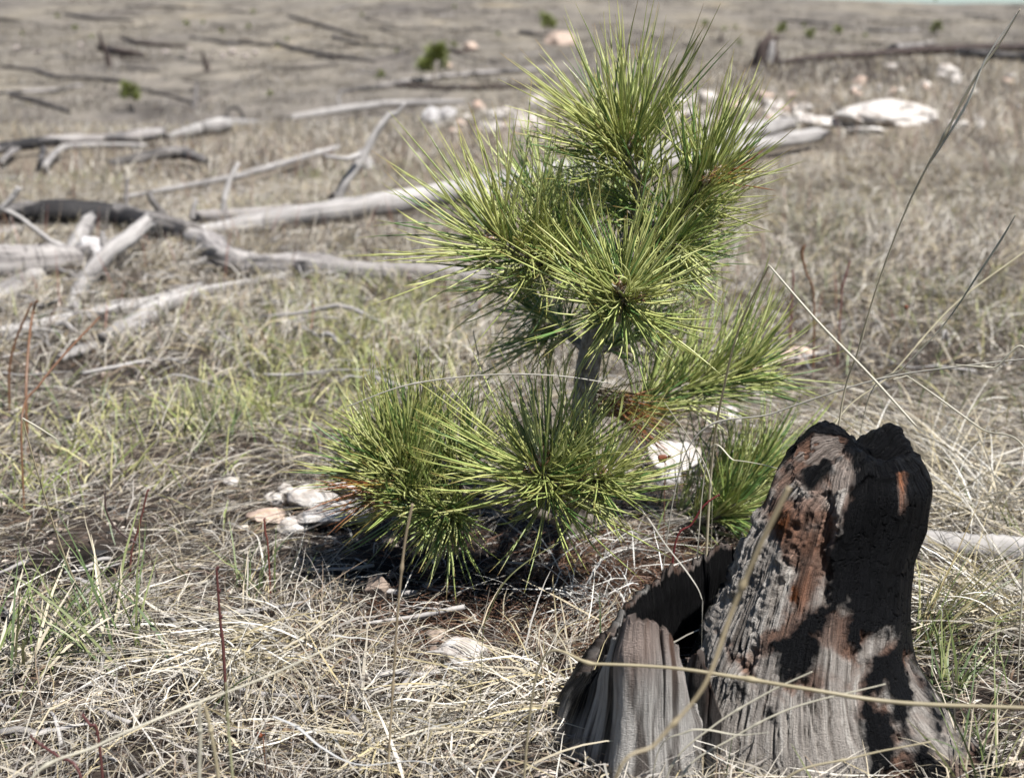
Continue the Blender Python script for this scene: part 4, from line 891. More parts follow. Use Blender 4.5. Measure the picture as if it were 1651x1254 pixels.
for (u0, u1, v0, v1, n, smin, smax, what, gp) in ((1075, 1312, 160, 204, 38, 15, 36, 'white rubble left of the boulder', 'white rubble left of the boulder'),
                                        (726, 884, 176, 218, 34, 12, 28, 'white rubble left of the pine', 'white rubble left of the pine'),
                                        (1345, 1648, 116, 160, 26, 12, 34, 'white scatter below right-hand crest', 'white rocks below the right-hand crest'),
                                        (1500, 1650, 165, 215, 9, 10, 22, 'white scatter right of the boulder', 'white rocks right of the boulder'),
                                        (260, 420, 84, 98, 10, 6, 14, 'pale strip on the left hillside', 'pale rock strip on the hillside'),
                                        (20, 130, 74, 90, 5, 6, 14, 'pale rocks at far left edge', 'pale rocks at the far left')):
    rows_ = {'back': [], 'front': []}
    for k in range(n):
        u = u0 + (u1 - u0) * r.random(); v = v0 + (v1 - v0) * r.random()
        rows_['back' if v < (v0 + v1) / 2 else 'front'].append((u, v, smin + (smax - smin) * r.random() ** 1.6))
    for rw, lst in rows_.items():
        for k, (u, v, w) in enumerate(sorted(lst)):
            o = rock('%s rock from left, %s row, %s' % (ORD[k], rw, what), u, v, w, w * (0.55 + 0.35 * r.random()), (M_WHITEROCK if r.random() < 0.75 else M_PINKROCK) if 'hillside' not in gp and 'far left' not in gp else M_FARROCK, 400 + len(rub), group=gp, ic=ICO3, cuts=12, sink=0.35); rub.append(1)

# ------------------------------------------------------------------ far pine seedlings
def small_pine_mesh(seed, lush):
    r = np.random.default_rng(seed)
    tm = MB(); tube(tm, [(0, 0, -0.05), (0.01, 0, 0.3), (0, 0.01, 0.7), (0, 0, 0.86)], [0.035, 0.03, 0.02, 0.01], 16, 8, 0.1, seed)
    cm = MB()
    tips = [np.array([0, 0, 0.62])]; dirs = [np.array([0, 0, 1.0])]
    for k in range(lush):
        a = r.random() * 2 * np.pi; h = 0.16 + 0.5 * r.random(); ln = (0.30 - 0.24 * h) * (0.7 + 0.6 * r.random())
        d = nrm(np.array([math.cos(a), math.sin(a), 0.55])); tips.append(np.array([0, 0, h]) + d * ln); dirs.append(d)
    for p, d in zip(tips, dirs):
        n = 70; b = p - d * (0.16 * r.random((n, 1))); rv = nrm(r.normal(size=(n, 3))); e = nrm(np.cross(np.broadcast_to(d, (n, 3)), rv))
        ang = np.radians(8 + 60 * r.random(n)); D = nrm(np.cos(ang)[:, None] * d + np.sin(ang)[:, None] * e)
        col = np.array([0.20, 0.23, 0.06]) * (0.6 + 0.9 * r.random((n, 1)))
        needles_np(cm, b, D, 0.13 + 0.09 * r.random(n), np.full(n, 0.006), np.tile([0, 0, 0.12], (n, 1)) * 1.0, 2, col, col * 1.2, r)
    return tm.mesh('trunk', M_BARK), cm.mesh('crown', M_NEEDLE)
protos = [small_pine_mesh(500 + k, l) for k, l in enumerate((12, 9, 15, 7))]
seedlings = [
    (213, 182, 44, 'young pine standing alone low on the left hillside', None), (700, 134, 56, 'bushiest far seedling, standing by the pale log left of the pine', None),
    (612, 134, 20, 'small narrow seedling left of the bushiest far seedling', None), (435, 161, 13, 'tiny seedling on the crest left of the upright branch tip', None),
    (882, 62, 36, 'dark green seedling half hidden by the pine top', None), (733, 82, 14, 'tiny seedling beside the small peach boulder', None),
    (1260, 60, 20, 'leftmost of the three upright seedlings behind the burnt snag', None), (1305, 72, 23, 'tallest of the three upright seedlings behind the burnt snag', None),
    (1349, 64, 20, 'rightmost of the three upright seedlings behind the burnt snag', None), (1396, 65, 11, 'round little seedling right of the three upright seedlings', None),
    (1509, 60, 22, 'lone seedling on the far hill above the right-hand crest logs', None), (1190, 78, 13, 'low dark seedling just left of the burnt snag', None),
    (1136, 48, 14, 'seedling on the far hill right beside the pine top needles', None), (1168, 54, 11, 'faint seedling between the pine top and the burnt snag', None)]
gl = 'tiny green seedling dotted high on the far left hillside'; gg = 'tiny seedlings high on the far left hillside'
for k, q in enumerate(((36, 60, 8), (93, 34, 10), (122, 54, 12), (148, 66, 10), (301, 46, 11), (328, 43, 9), (358, 58, 10), (400, 52, 13), (408, 26, 9), (448, 80, 8), (463, 70, 9), (583, 30, 9), (640, 88, 8))): seedlings.append((*q, ORD[k] + ' from the left of the tiny seedlings on the far left hillside', gg))
gl = 'tiny green seedling dotted on the far hill above the pine rubble'; gg = 'tiny seedlings on the far hill near the pine top'
for k, q in enumerate(((733, 18, 9), (803, 62, 9), (1186, 50, 9), (1296, 46, 8))): seedlings.append((*q, ORD[k] + ' from the left of the tiny seedlings either side of the pine top', gg))
for k, (u, v, h, lb, gp) in enumerate(seedlings):
    p = at(u, v); s = h * mpp(p) / 0.72
    e = empty('distant_pine_seedling', p); e.scale = (s, s, s); e.rotation_euler[2] = k * 1.3; tag(e, lb, 'pine seedling', gp or 'distant pine seedlings')
    tm, cm = protos[(0, 2, 3, 1)[k] if k < 4 else (k * 7) % 4]
    for nm, me in (('trunk', tm), ('crown', cm)):
        o = bpy.data.objects.new(nm, me); COL.objects.link(o); o.parent = e
# a lone tree on the skyline
p = at(1508, 5.5, 0, 220)
e = empty('skyline_tree', p); e.scale = (0.9, 0.9, 1.2); tag(e, 'lone dark tree on the skyline against the sliver of sky', 'tree')
for nm, me in (('trunk', protos[0][0]), ('crown', protos[0][1])):
    o = bpy.data.objects.new(nm, me); COL.objects.link(o); o.parent = e

# ------------------------------------------------------------------ grass
def blades(mb, x, y, L, Wd, az, tilt, curl, K, col, r, lift=0.02, z0=None, wob=0.25, roll=0.9):
    n = len(x); t = np.linspace(0, 1, K + 1)
    tl = tilt[:, None] + curl[:, None] * t[None, :]
    a = az[:, None] + (r.normal(size=(n, 1)) * wob) * t[None, :] + r.normal(size=(n, K + 1)) * 0.05
    d = np.stack([np.sin(tl) * np.cos(a), np.sin(tl) * np.sin(a), np.cos(tl)], -1)
    st = d[:, :-1] * (L / K)[:, None, None]
    g0 = ground(x, y); base = np.stack([x, y, g0 + (0 if z0 is None else z0) - 0.003], -1)
    p = np.concatenate([base[:, None], base[:, None] + np.cumsum(st, 1)], 1)
    gz = ground(p[..., 0].ravel(), p[..., 1].ravel()).reshape(n, K + 1)
    fl = gz + (lift * r.random(n))[:, None] * np.minimum(1, t * 3)[None, :]
    p[..., 2] = np.where(p[..., 2] < fl, fl, p[..., 2])
    hp = np.stack([-np.sin(a), np.cos(a), 0 * a], -1); up = np.cross(d, hp)
    ro = r.normal(size=n)[:, None, None] * roll
    side = np.cos(ro) * hp + np.sin(ro) * up
    w = (0.5 * Wd)[:, None] * (np.minimum(1, 0.6 + 2 * t) * (1 - 0.88 * t ** 2.2))[None, :]
    V = np.stack([p - side * w[..., None], p + side * w[..., None]], 2)
    idx = np.arange(n * (K + 1) * 2).reshape(n, K + 1, 2)
    Q = np.stack([idx[:, :-1, 0], idx[:, :-1, 1], idx[:, 1:, 1], idx[:, 1:, 0]], -1).reshape(-1, 4)
    C = np.repeat(col, (K + 1) * 2, 0)
    mb.add(V.reshape(-1, 3), Q, None, C)
DRY = np.array([(0.41, 0.355, 0.255), (0.37, 0.335, 0.275), (0.50, 0.465, 0.40), (0.34, 0.315, 0.285), (0.24, 0.185, 0.135), (0.60, 0.57, 0.51), (0.17, 0.15, 0.135), (0.37, 0.31, 0.18)])
DRYP = np.array([0.17, 0.18, 0.17, 0.17, 0.09, 0.08, 0.08, 0.06])
GRN = np.array([(0.12, 0.15, 0.05), (0.16, 0.18, 0.07), (0.22, 0.22, 0.10), (0.085, 0.12, 0.045)])
def dry_cols(n, r, pal=DRY, pr=DRYP):
    return pal[r.choice(len(pal), n, p=pr / pr.sum())] * (0.66 + 0.46 * r.random((n, 1))) * np.array([1.0, 0.975, 0.94])
# bare places: (x, y, rx, ry) on the ground
def gp_(u, v): q = at(u, v); return q[0], q[1]
bare = []
for (u, v, ru, dy) in ((750, 938, 220, 0.16), (900, 960, 160, 0.11), (650, 910, 150, 0.12), (1030, 930, 120, 0.12), (60, 935, 110, 0.07), (110, 900, 80, 0.06), (300, 960, 60, 0.03), (560, 830, 90, 0.10), (1090, 750, 90, 0.10), (760, 1062, 60, 0.05), (430, 840, 60, 0.07)):
    q = at(u, v); bare.append((q[0], q[1], ru * mpp(q), dy))
KEEP_OUT = []
for (lx, ly, lr) in LOGPTS:
    if ly < 11: KEEP_OUT.append((lx, ly - (0.05 if ly > 5.5 else 0), max(lr * 1.3, 0.02) + (0.10 if ly > 5.5 else 0)))
for (lx, ly, lr) in ROCKPTS:
    if ly < 16: KEEP_OUT.append((lx, ly, lr * 1.15))
def density(x, y):
    m = np.ones_like(x)
    for bx, by, rx, ry in bare: m = m * sstep(0.55, 1.25, np.sqrt(((x - bx) / rx) ** 2 + ((y - by) / ry) ** 2) + 0.35 * (fbm(x * 14, y * 14, 91, 2) - 0.5))
    m = m * (0.52 + 0.48 * sstep(0.38, 0.56, fbm(x * 3.1 + 3, y * 3.1, 55, 3))) * (0.42 + 0.58 * sstep(0.38, 0.52, fbm(x * 13, y * 13, 56, 2)))
    ins = ((x - STUMP_O[0]) / 0.115) ** 2 + ((y - STUMP_Y) / 0.10) ** 2 < 1
    sh = ((x - gx(1040, 1.12)) / 0.085) ** 2 + ((y - 1.13) / 0.115) ** 2 < 1
    m = m * np.where(ins | sh, 0.0, 1.0)
    for lx, ly, lr in KEEP_OUT: m = np.where(((x - lx) / lr) ** 2 + ((y - ly + lr * 0.35) / (lr * 1.25)) ** 2 < 1, m * 0.12, m)
    return m
def scatter(n, y0, y1, r, dens=True, wide=0.50, pad=0.22):
    y = np.sqrt(y0 ** 2 + (y1 ** 2 - y0 ** 2) * r.random(n)); x = (r.random(n) * 2 - 1) * (wide * y + pad)
    if dens:
        k = r.random(n) < np.maximum(density(x, y), 0.06 * ((((x - STUMP_O[0]) / 0.13) ** 2 + ((y - STUMP_Y) / 0.12) ** 2) > 1)); x, y = x[k], y[k]
    return x, y
r = np.random.default_rng(101)
mb = MB()
def flow(x, y): return 2 * np.pi * fbm(x * 1.7, y * 1.7, 66, 2) * 1.6
# flattened mat of old straw, near
x, y = scatter(100000, 0.72, 2.4, r); n = len(x)
az = flow(x, y) + r.normal(size=n) * 1.3
blades(mb, x, y, 0.018 + 0.080 * r.random(n) ** 2.0, 0.0005 + 0.0006 * r.random(n) ** 1.5 + 0.0026 * r.random(n) ** 14, az, np.radians(68 + 24 * r.random(n)), np.radians(r.normal(size=n) * 9 + 3), 4, dry_cols(n, r), r, 0.024, 0.022 * r.random(n) ** 1.5)
# leaning and arching straw, near
x, y = scatter(5000, 0.72, 2.4, r); n = len(x); az = flow(x, y) + r.normal(size=n) * 0.9
blades(mb, x, y, 0.04 + 0.09 * r.random(n) ** 1.8, 0.0009 + 0.0008 * r.random(n), az, np.radians(25 + 50 * r.random(n)), np.radians(10 + 60 * r.random(n)), 5, dry_cols(n, r), r, 0.03)
# middle distance
x, y = scatter(150000, 2.4, 6.2, r); n = len(x); az = flow(x, y) + r.normal(size=n) * 1.3
blades(mb, x, y, 0.035 + 0.075 * r.random(n) ** 1.4, 0.0018 + 0.0018 * r.random(n), az, np.radians(45 + 43 * r.random(n)), np.radians(r.normal(size=n) * 14 + 8), 2, dry_cols(n, r), r, 0.05)
x, y = scatter(9000, 2.4, 6.2, r); n = len(x); az = r.random(n) * 6.28
blades(mb, x, y, 0.06 + 0.09 * r.random(n), 0.0014 + 0.001 * r.random(n), az, np.radians(3 + 32 * r.random(n)), np.radians(10 + 25 * r.random(n)), 3, dry_cols(n, r), r, 0.02)
# crest and beyond
x, y = scatter(90000, 6.2, 17, r, True, 0.48, 0.4); n = len(x); az = r.random(n) * 6.28
blades(mb, x, y, 0.05 + 0.10 * r.random(n), 0.004 + 0.004 * r.random(n), az, np.radians(10 + 60 * r.random(n)), np.radians(r.normal(size=n) * 20 + 15), 2, dry_cols(n, r) * 0.92, r, 0.05)
x, y = scatter(40000, 17, 70, r, False, 0.46, 1.0); n = len(x); az = r.random(n) * 6.28
k = fbm(x * 0.5, y * 0.3, 17, 3) > 0.45; x, y, az = x[k], y[k], az[k]; n = len(x)
blades(mb, x, y, 0.08 + 0.14 * r.random(n), 0.018 + 0.016 * r.random(n), az, np.radians(10 + 70 * r.random(n)), np.radians(r.normal(size=n) * 20 + 10), 2, dry_cols(n, r) * 0.5, r, 0.03)
x0, y0 = scatter(2600, 19, 120, r, False, 0.46, 1.0); k = fbm(x0 * 0.22, y0 * 0.12, 23, 3) > 0.47; x0, y0 = x0[k], y0[k]
x = np.repeat(x0, 12) + r.normal(size=len(x0) * 12) * 0.22; y = np.repeat(y0, 12) + r.normal(size=len(x0) * 12) * 0.3; n = len(x)
blades(mb, x, y, 0.07 + 0.16 * r.random(n), 0.02 + 0.03 * r.random(n), r.random(n) * 6.28, np.radians(10 + 65 * r.random(n)), np.radians(r.normal(size=n) * 15), 2, np.array([0.075, 0.06, 0.05]) * (0.6 + 0.9 * np.repeat(r.random((len(x0), 1)), 12, 0)), r, 0.03)
BITS = np.array([(0.13, 0.095, 0.07), (0.20, 0.165, 0.13), (0.08, 0.062, 0.05), (0.28, 0.245, 0.205), (0.17, 0.11, 0.07), (0.36, 0.33, 0.28)])
x, y = scatter(76000, 0.72, 3.4, r, False); n = len(x)
k = r.random(n) < (0.35 + 0.65 * sstep(0.35, 0.6, fbm(x * 5, y * 5, 12, 3))) * np.where(np.hypot((x - bare[0][0]) / bare[0][2], (y - bare[0][1]) / bare[0][3]) < 0.85, 0.3, 1.0); x, y = x[k], y[k]; n = len(x)
blades(mb, x, y, 0.006 + 0.028 * r.random(n) ** 2, 0.0012 + 0.0022 * r.random(n) ** 2, r.random(n) * 6.28, np.radians(70 + 30 * r.random(n)), np.radians(r.normal(size=n) * 25), 2, BITS[r.integers(0, 6, n)] * (0.6 + 0.7 * r.random((n, 1))), r, 0.010, 0.006 * r.random(n))
o = mb.build('dry_grass', M_GRASS); tag(o, 'matted pale dry grass covering the slope', 'dry grass', kind='stuff')
# green shoots
mb = MB()
x, y = scatter(2600, 0.74, 2.6, r); k = fbm(x * 4 + 9, y * 4, 77, 2) > 0.5; x, y = x[k], y[k]; n = len(x)
blades(mb, x, y, 0.03 + 0.055 * r.random(n), 0.0013 + 0.0010 * r.random(n), r.random(n) * 6.28, np.radians(6 + 40 * r.random(n)), np.radians(10 + 45 * r.random(n)), 5, GRN[r.integers(0, 4, n)] * (0.8 + 0.4 * r.random((n, 1))), r, 0.01)
x, y = scatter(16000, 2.0, 7.0, r); k = (fbm(x * 1.4 + 2, y * 1.4, 78, 3) + 0.12 * np.exp(-((y - 2.6) / 0.9) ** 2)) > 0.56; x, y = x[k], y[k]; n = len(x)
blades(mb, x, y, 0.04 + 0.06 * r.random(n), 0.0018 + 0.0014 * r.random(n), r.random(n) * 6.28, np.radians(8 + 45 * r.random(n)), np.radians(10 + 40 * r.random(n)), 3, (GRN * np.array([1.5, 1.35, 1.5]))[r.integers(0, 4, n)] * (0.8 + 0.5 * r.random((n, 1))), r, 0.02)
for (u, v, su, sy, m_) in ((560, 520, 90, 0.35, 1500), (470, 640, 110, 0.22, 700), (660, 560, 70, 0.3, 600), (1330, 330, 120, 0.5, 500), (1600, 520, 90, 0.3, 400), (330, 700, 110, 0.18, 420), (60, 760, 80, 0.2, 200)):
    q = at(u, v); x = q[0] + r.normal(size=m_) * su * mpp(q); y = q[1] + r.normal(size=m_) * sy
    k = density(x, y) > 0.3; x, y = x[k], y[k]; n = len(x)
    blades(mb, x, y, 0.03 + 0.06 * r.random(n), 0.0016 + 0.0016 * r.random(n), r.random(n) * 6.28, np.radians(8 + 55 * r.random(n)), np.radians(10 + 40 * r.random(n)), 3, np.array([(0.30, 0.30, 0.11), (0.22, 0.26, 0.08), (0.38, 0.35, 0.16)])[r.integers(0, 3, n)] * (0.7 + 0.5 * r.random((n, 1))), r, 0.02)
o = mb.build('green_grass', M_GRASS); tag(o, 'sparse fresh green grass shoots coming up through the straw', 'green grass', kind='stuff')
# reddish dead forb stems in the middle distance
mb = MB()
x, y = scatter(2600, 2.6, 9.0, r); n = len(x)
blades(mb, x, y, 0.06 + 0.10 * r.random(n), 0.0022 + 0.0014 * r.random(n), r.random(n) * 6.28, np.radians(2 + 25 * r.random(n)), np.radians(5 + 15 * r.random(n)), 2, np.array([0.17, 0.075, 0.055]) * (0.7 + 0.7 * r.random((n, 1))), r, 0.0)
q = at(1340, 130)
xx = []; yy = []
for k in range(1800):
    pq = (1190 + 330 * r.random(), 104 + 34 * r.random()); xx.append((pq[0], pq[1]))
for k, (u, v) in enumerate(xx[:420]):
    p_ = at(u, v); s_ = 4
    xs = p_[0] + r.normal(size=s_) * 0.12; yv_ = p_[1] + r.normal(size=s_) * 0.2
    blades(mb, xs, yv_, 0.03 + 0.07 * r.random(s_), 0.006 + 0.004 * r.random(s_), r.random(s_) * 6.28, np.radians(2 + 25 * r.random(s_)), np.radians(5 + 15 * r.random(s_)), 2, np.array([0.07, 0.053, 0.047]) * (0.6 + 0.9 * r.random((s_, 1))), r, 0.0)
o = mb.build('dead_forb_stems', M_GRASS); tag(o, 'reddish dead weed stems standing through the grass and below the crest', 'weeds', kind='stuff')

# litter: fallen needles, chips, charcoal, gravel
mb = MB(); n = 5200
x = []; y = []
for (u, v, su, sy, m_) in ((880, 960, 150, 0.10, 600), (1030, 930, 80, 0.08, 1000), (960, 1020, 120, 0.06, 450), (700, 1000, 140, 0.06, 220), (1000, 680, 60, 0.08, 400)):
    q = at(u, v); x.append(q[0] + r.normal(size=m_) * su * mpp(q)); y.append(q[1] + r.normal(size=m_) * sy)
x = np.concatenate(x); y = np.concatenate(y); n = len(x)
col = np.array([0.12, 0.062, 0.036]) * (0.35 + 0.95 * r.random((n, 1)))
blades(mb, x, y, 0.03 + 0.05 * r.random(n), np.full(n, 0.0011), r.random(n) * 6.28, np.radians(78 + 14 * r.random(n)), np.radians(r.normal(size=n) * 12), 3, col, r, 0.018, 0.012 * r.random(n))
o = mb.build('needle_litter', M_GRASS); tag(o, 'rusty orange fallen needles scattered below the pine', 'needle litter', kind='stuff')
mb = MB(); v3, f3 = ico(1)
x, y = scatter(5200, 0.72, 2.6, r, False); n = len(x); g0 = ground(x, y)
for k in range(n):
    s = 0.0018 + 0.0055 * r.random() ** 3; sz = np.array([s * (1 + r.random()), s, s * 0.6]); a = r.random() * 6.28
    vv = v3 * sz * (0.75 + 0.5 * r.random((len(v3), 1))); ca, sa = math.cos(a), math.sin(a)
    vv = np.stack([vv[:, 0] * ca - vv[:, 1] * sa, vv[:, 0] * sa + vv[:, 1] * ca, vv[:, 2]], -1) + (x[k], y[k], g0[k] + s * 0.3)
    c = ((0.018, 0.017, 0.017), (0.09, 0.065, 0.05), (0.42, 0.36, 0.30), (0.20, 0.15, 0.12), (0.5, 0.42, 0.35))[r.choice(5, p=(0.34, 0.26, 0.13, 0.17, 0.10))]
    mb.add(vv, None, f3, np.array(c) * (0.7 + 0.6 * r.random()))
o = mb.build('litter_chips', M_LITTER, smooth=False); tag(o, 'charcoal bits, bark chips and small gravel between the straw', 'litter', kind='stuff')

mb = MB(); r_ = np.random.default_rng(64)
for k in range(260):
    u = -60 + (640 if k < 170 else 1700) * r_.random(); v = 290 + (290 if k < 170 else 380) * r_.random()
    if k % 5 == 0: u, v = -40 + 900 * r_.random(), 900 + 340 * r_.random()
    p = at(u, v); a = r_.random() * 6.28; ln = 0.04 + (0.22 if p[1] > 2.2 else 0.07) * r_.random() ** 2; m_ = [p + np.array([math.cos(a) * ln * (t - 0.5), math.sin(a) * ln * (t - 0.5), 0.012 + 0.03 * r_.random() * (p[1] > 2.2)]) + r_.normal(size=3) * ln * 0.03 for t in (0, 0.35, 0.7, 1)]
    for q in m_: q[2] = max(q[2], float(ground(q[0], q[1])) + 0.006)
    rd = (0.0016 + 0.004 * r_.random() ** 2) * (1 if p[1] > 2.2 else 0.6); tube(mb, m_, [rd, rd, rd * 0.8, rd * 0.4], 9, 5, 0.25, k, None, 0.8)
o = mb.build('twig_litter', M_LOG); tag(o, 'small grey dead twigs strewn through the grass', 'twigs', kind='stuff')

# ------------------------------------------------------------------ single long grass stems in focus or close to the lens
def rooted(pts, rad):                                            # carry a stem's lower end down into the ground
    pts = list(pts); rad = list(rad); k = 0 if pts[0][2] <= pts[-1][2] else -1
    e = pts[k]; d = e - pts[1 if k == 0 else -2]; g = float(ground(e[0], e[1]))
    if e[2] - g > 0.01:
        q = e + np.array([d[0], d[1], 0]) * min(0.4, 0.03 / max(np.linalg.norm(d[:2]), 1e-3)); q[2] = g - 0.01
        if k == 0: pts.insert(0, q); rad.insert(0, rad[0])
        else: pts.append(q); rad.append(rad[-1])
    return pts, rad
def stem(label, nodes, col, seed, cat='grass', name='tall_grass', ribbon=False, group=None):
    pts = []; rad = []
    for (u, v, Yd, w) in nodes:
        p = P(u, v, Yd); pts.append(p); rad.append(w * 0.40 * mpp(p))
    if name != 'seed_head' and seed != 29: pts, rad = rooted(pts, rad)
    mb = MB(); c = np.asarray(col)
    nn = 12 * len(pts)
    tube(mb, pts, rad, nn * 2, 6, 0.10, seed, None, 0, 0.3, 0.35 if ribbon else 1.0, False, () if ribbon else (0.27, 0.61))
    V = mb.V[0]; mb.C[0] = c * (0.8 + 0.45 * fbm3(V * 60, seed, 3))[:, None]
    root = min(pts, key=lambda q: q[2]); o = mb.build(name, M_STEM, None, True, root); tag(o, label, cat, group); return o
straw = (0.40, 0.34, 0.22); straw2 = (0.50, 0.46, 0.36); tanb = (0.58, 0.51, 0.37); greyst = (0.42, 0.39, 0.33)
def kinked(label, a, b, col, seed, **kw):                        # a broken stem: two straight pieces in one mesh
    mb = MB()
    for k, nodes in enumerate((a, b)):
        pts = [P(u, v, Yd) for u, v, Yd, w in nodes]; rad = [w * 0.42 * mpp(p) for p, (_, _, _, w) in zip(pts, nodes)]
        if k == (0 if P(*a[0][:3])[2] < P(*b[-1][:3])[2] else 1): pts, rad = rooted(pts, rad)
        tube(mb, pts, rad, 12 * len(pts), 6, 0.10, seed + k, np.asarray(col[k]), 0, 0.3)
    root = pts[0]; o = mb.build('tall_grass', M_STEM, None, True, root); tag(o, label, 'grass'); return o
stem('tallest seed-headed grass stem leaning to the upper right corner', [(1352, 690, 1.24, 4), (1385, 560, 1.22, 3.5), (1420, 445, 1.2, 3.5), (1470, 318, 1.18, 4), (1530, 205, 1.16, 5), (1570, 130, 1.15, 5), (1612, 70, 1.14, 4), (1645, 15, 1.13, 2)], tanb, 1)
stem('pale folded seed head hugging the tallest grass stem', [(1495, 270, 1.172, 2), (1520, 232, 1.165, 8), (1560, 165, 1.15, 10), (1590, 95, 1.145, 7), (1640, 22, 1.135, 3)], (0.68, 0.64, 0.54), 2, 'seed head', 'seed_head', True)
kinked('sharply bent grass stem whose tip touches the stump top', [(1148, 742, 1.36, 5), (1168, 620, 1.3, 4.5), (1195, 520, 1.25, 4), (1240, 428, 1.2, 4)], [(1240, 428, 1.2, 4), (1320, 520, 1.17, 5), (1400, 602, 1.14, 5), (1478, 688, 1.11, 4)], [tanb, straw2], 3)
stem('grass stem with a broad blade end rising at the right edge', [(1395, 660, 1.35, 4), (1460, 590, 1.32, 4), (1526, 518, 1.3, 5), (1580, 438, 1.28, 8), (1612, 390, 1.27, 9), (1638, 346, 1.26, 3)], straw2, 5, ribbon=True)
stem('blurred thick stalk leaning close to the lens before the stump', [(1272, 785, 0.70, 12), (1225, 880, 0.70, 11), (1180, 985, 0.70, 10), (1135, 1105, 0.69, 8), (1060, 1195, 0.68, 8), (985, 1290, 0.67, 7)], (0.36, 0.29, 0.18), 6)
stem('long blurred stalk lying level across the base of the stump', [(870, 1072, 0.93, 5), (960, 1070, 0.91, 6), (1080, 1076, 0.90, 7), (1180, 1090, 0.89, 8), (1300, 1110, 0.87, 8), (1450, 1132, 0.86, 9), (1660, 1141, 0.84, 8)], (0.40, 0.34, 0.22), 7)
stem('thin grey stem arching from the pine over the stump to the right edge', [(1110, 722, 1.3, 3), (1250, 665, 1.28, 3.5), (1414, 612, 1.25, 3.5), (1553, 590, 1.22, 3.5), (1660, 578, 1.2, 3)], greyst, 8)
stem('white straw drooping from the arching stem to the right edge', [(1540, 588, 1.22, 3), (1600, 593, 1.21, 4), (1660, 600, 1.2, 4)], straw2, 9)
kinked('thin straw falling behind the stump to the right edge', [(1440, 612, 1.4, 3), (1462, 606, 1.4, 3)], [(1462, 606, 1.4, 3), (1500, 632, 1.38, 4), (1580, 690, 1.35, 3.5), (1660, 745, 1.3, 3)], [straw2, straw2], 10)
kinked('lone thin bent stem standing at the left edge', [(140, 985, 1.30, 4.5), (98, 880, 1.28, 3.5), (60, 760, 1.26, 3), (36, 674, 1.25, 3)], [(36, 674, 1.25, 3), (60, 688, 1.25, 4), (92, 708, 1.24, 2)], [straw, straw2], 12)
stem('blurred pale upright straw at the bottom edge left of centre', [(321, 1132, 0.80, 7), (323, 1190, 0.80, 8), (322, 1290, 0.80, 8)], straw2, 14)
stem('blurred tan straw leaning beside the pale upright straw', [(330, 1136, 0.82, 6), (342, 1190, 0.82, 8), (356, 1290, 0.82, 8)], straw, 15)
stem('blurred greenish straw right of the tan one at the bottom edge', [(364, 1100, 0.86, 4), (368, 1170, 0.86, 6), (378, 1290, 0.85, 6)], (0.32, 0.31, 0.18), 16)
stem('tan upright stalk in front of the pine shadow', [(665, 812, 0.98, 7), (652, 880, 0.98, 6), (641, 990, 0.98, 5.5), (634, 1100, 0.98, 5), (622, 1290, 0.97, 5)], (0.33, 0.26, 0.17), 17)
stem('long blurred pale stalk sloping across the bottom left corner', [(40, 1275, 0.80, 6), (160, 1200, 0.82, 6), (300, 1140, 0.85, 5), (430, 1090, 0.9, 4.5), (560, 1030, 0.95, 3)], straw2, 18)
stem('arching white straw between the pine and the stump', [(1140, 742, 1.25, 5), (1185, 742, 1.23, 5), (1225, 748, 1.21, 4.5), (1262, 757, 1.19, 3)], straw2, 19, ribbon=True)
stem('curling pale blade beside the white chunk of rock', [(1072, 650, 1.35, 3), (1100, 690, 1.34, 5), (1132, 740, 1.33, 7), (1146, 780, 1.32, 7), (1148, 830, 1.32, 3)], straw2, 20, ribbon=True)
stem('silvery blade bowing over the hollow of the stump', [(1045, 835, 1.16, 4), (1075, 880, 1.12, 4), (1110, 925, 1.09, 4), (1130, 960, 1.08, 3.5), (1132, 1000, 1.08, 2)], greyst, 21, ribbon=True)
stem('pale blade arching low across the foot of the stump', [(1060, 1215, 0.93, 6), (1105, 1180, 0.92, 9), (1140, 1176, 0.915, 8), (1190, 1184, 0.91, 6), (1240, 1180, 0.90, 3)], straw2, 22, ribbon=True)
stem('curved silvery blade lying on the straw at bottom left centre', [(440, 1154, 0.98, 6), (480, 1172, 0.97, 9), (520, 1205, 0.96, 7), (580, 1232, 0.95, 5), (700, 1235, 0.95, 3)], (0.5, 0.49, 0.47), 23, ribbon=True)
stem('olive blade arching out of the pine shadow', [(778, 1030, 1.1, 5), (790, 985, 1.1, 6), (812, 940, 1.1, 5), (850, 905, 1.11, 4), (900, 875, 1.12, 3)], (0.17, 0.17, 0.07), 24, ribbon=True)
stem('straw crossing the stump from lower left to right', [(1080, 1240, 0.93, 4), (1150, 1170, 0.93, 4), (1240, 1115, 0.93, 4), (1310, 1082, 0.93, 2.5)], straw2, 25)
stem('long straw rising over the grey foot of the stump', [(1100, 1250, 0.92, 4), (1180, 1190, 0.92, 4), (1280, 1140, 0.92, 4), (1428, 1102, 0.92, 2.5)], straw2, 26)
stem('yellowish straw at the very foot of the stump', [(1260, 1262, 0.90, 5), (1380, 1220, 0.90, 4), (1500, 1195, 0.9, 3)], straw, 27)
stem('thin tan stem slanting behind the bent stem on the right', [(1340, 700, 1.42, 3), (1440, 600, 1.5, 3), (1540, 490, 1.6, 4), (1660, 400, 1.7, 4)], (0.34, 0.30, 0.2), 28)
stem('faint grey stem crossing the lower pine branches', [(560, 655, 1.30, 2), (660, 620, 1.30, 3), (790, 604, 1.30, 3), (900, 606, 1.30, 3), (985, 618, 1.30, 2)], greyst, 29)
stem('flattened broken blade standing left of the pine trunk', [(772, 600, 1.5, 4), (770, 570, 1.5, 7), (764, 540, 1.5, 7), (764, 530, 1.5, 3)], straw2, 30, ribbon=True)
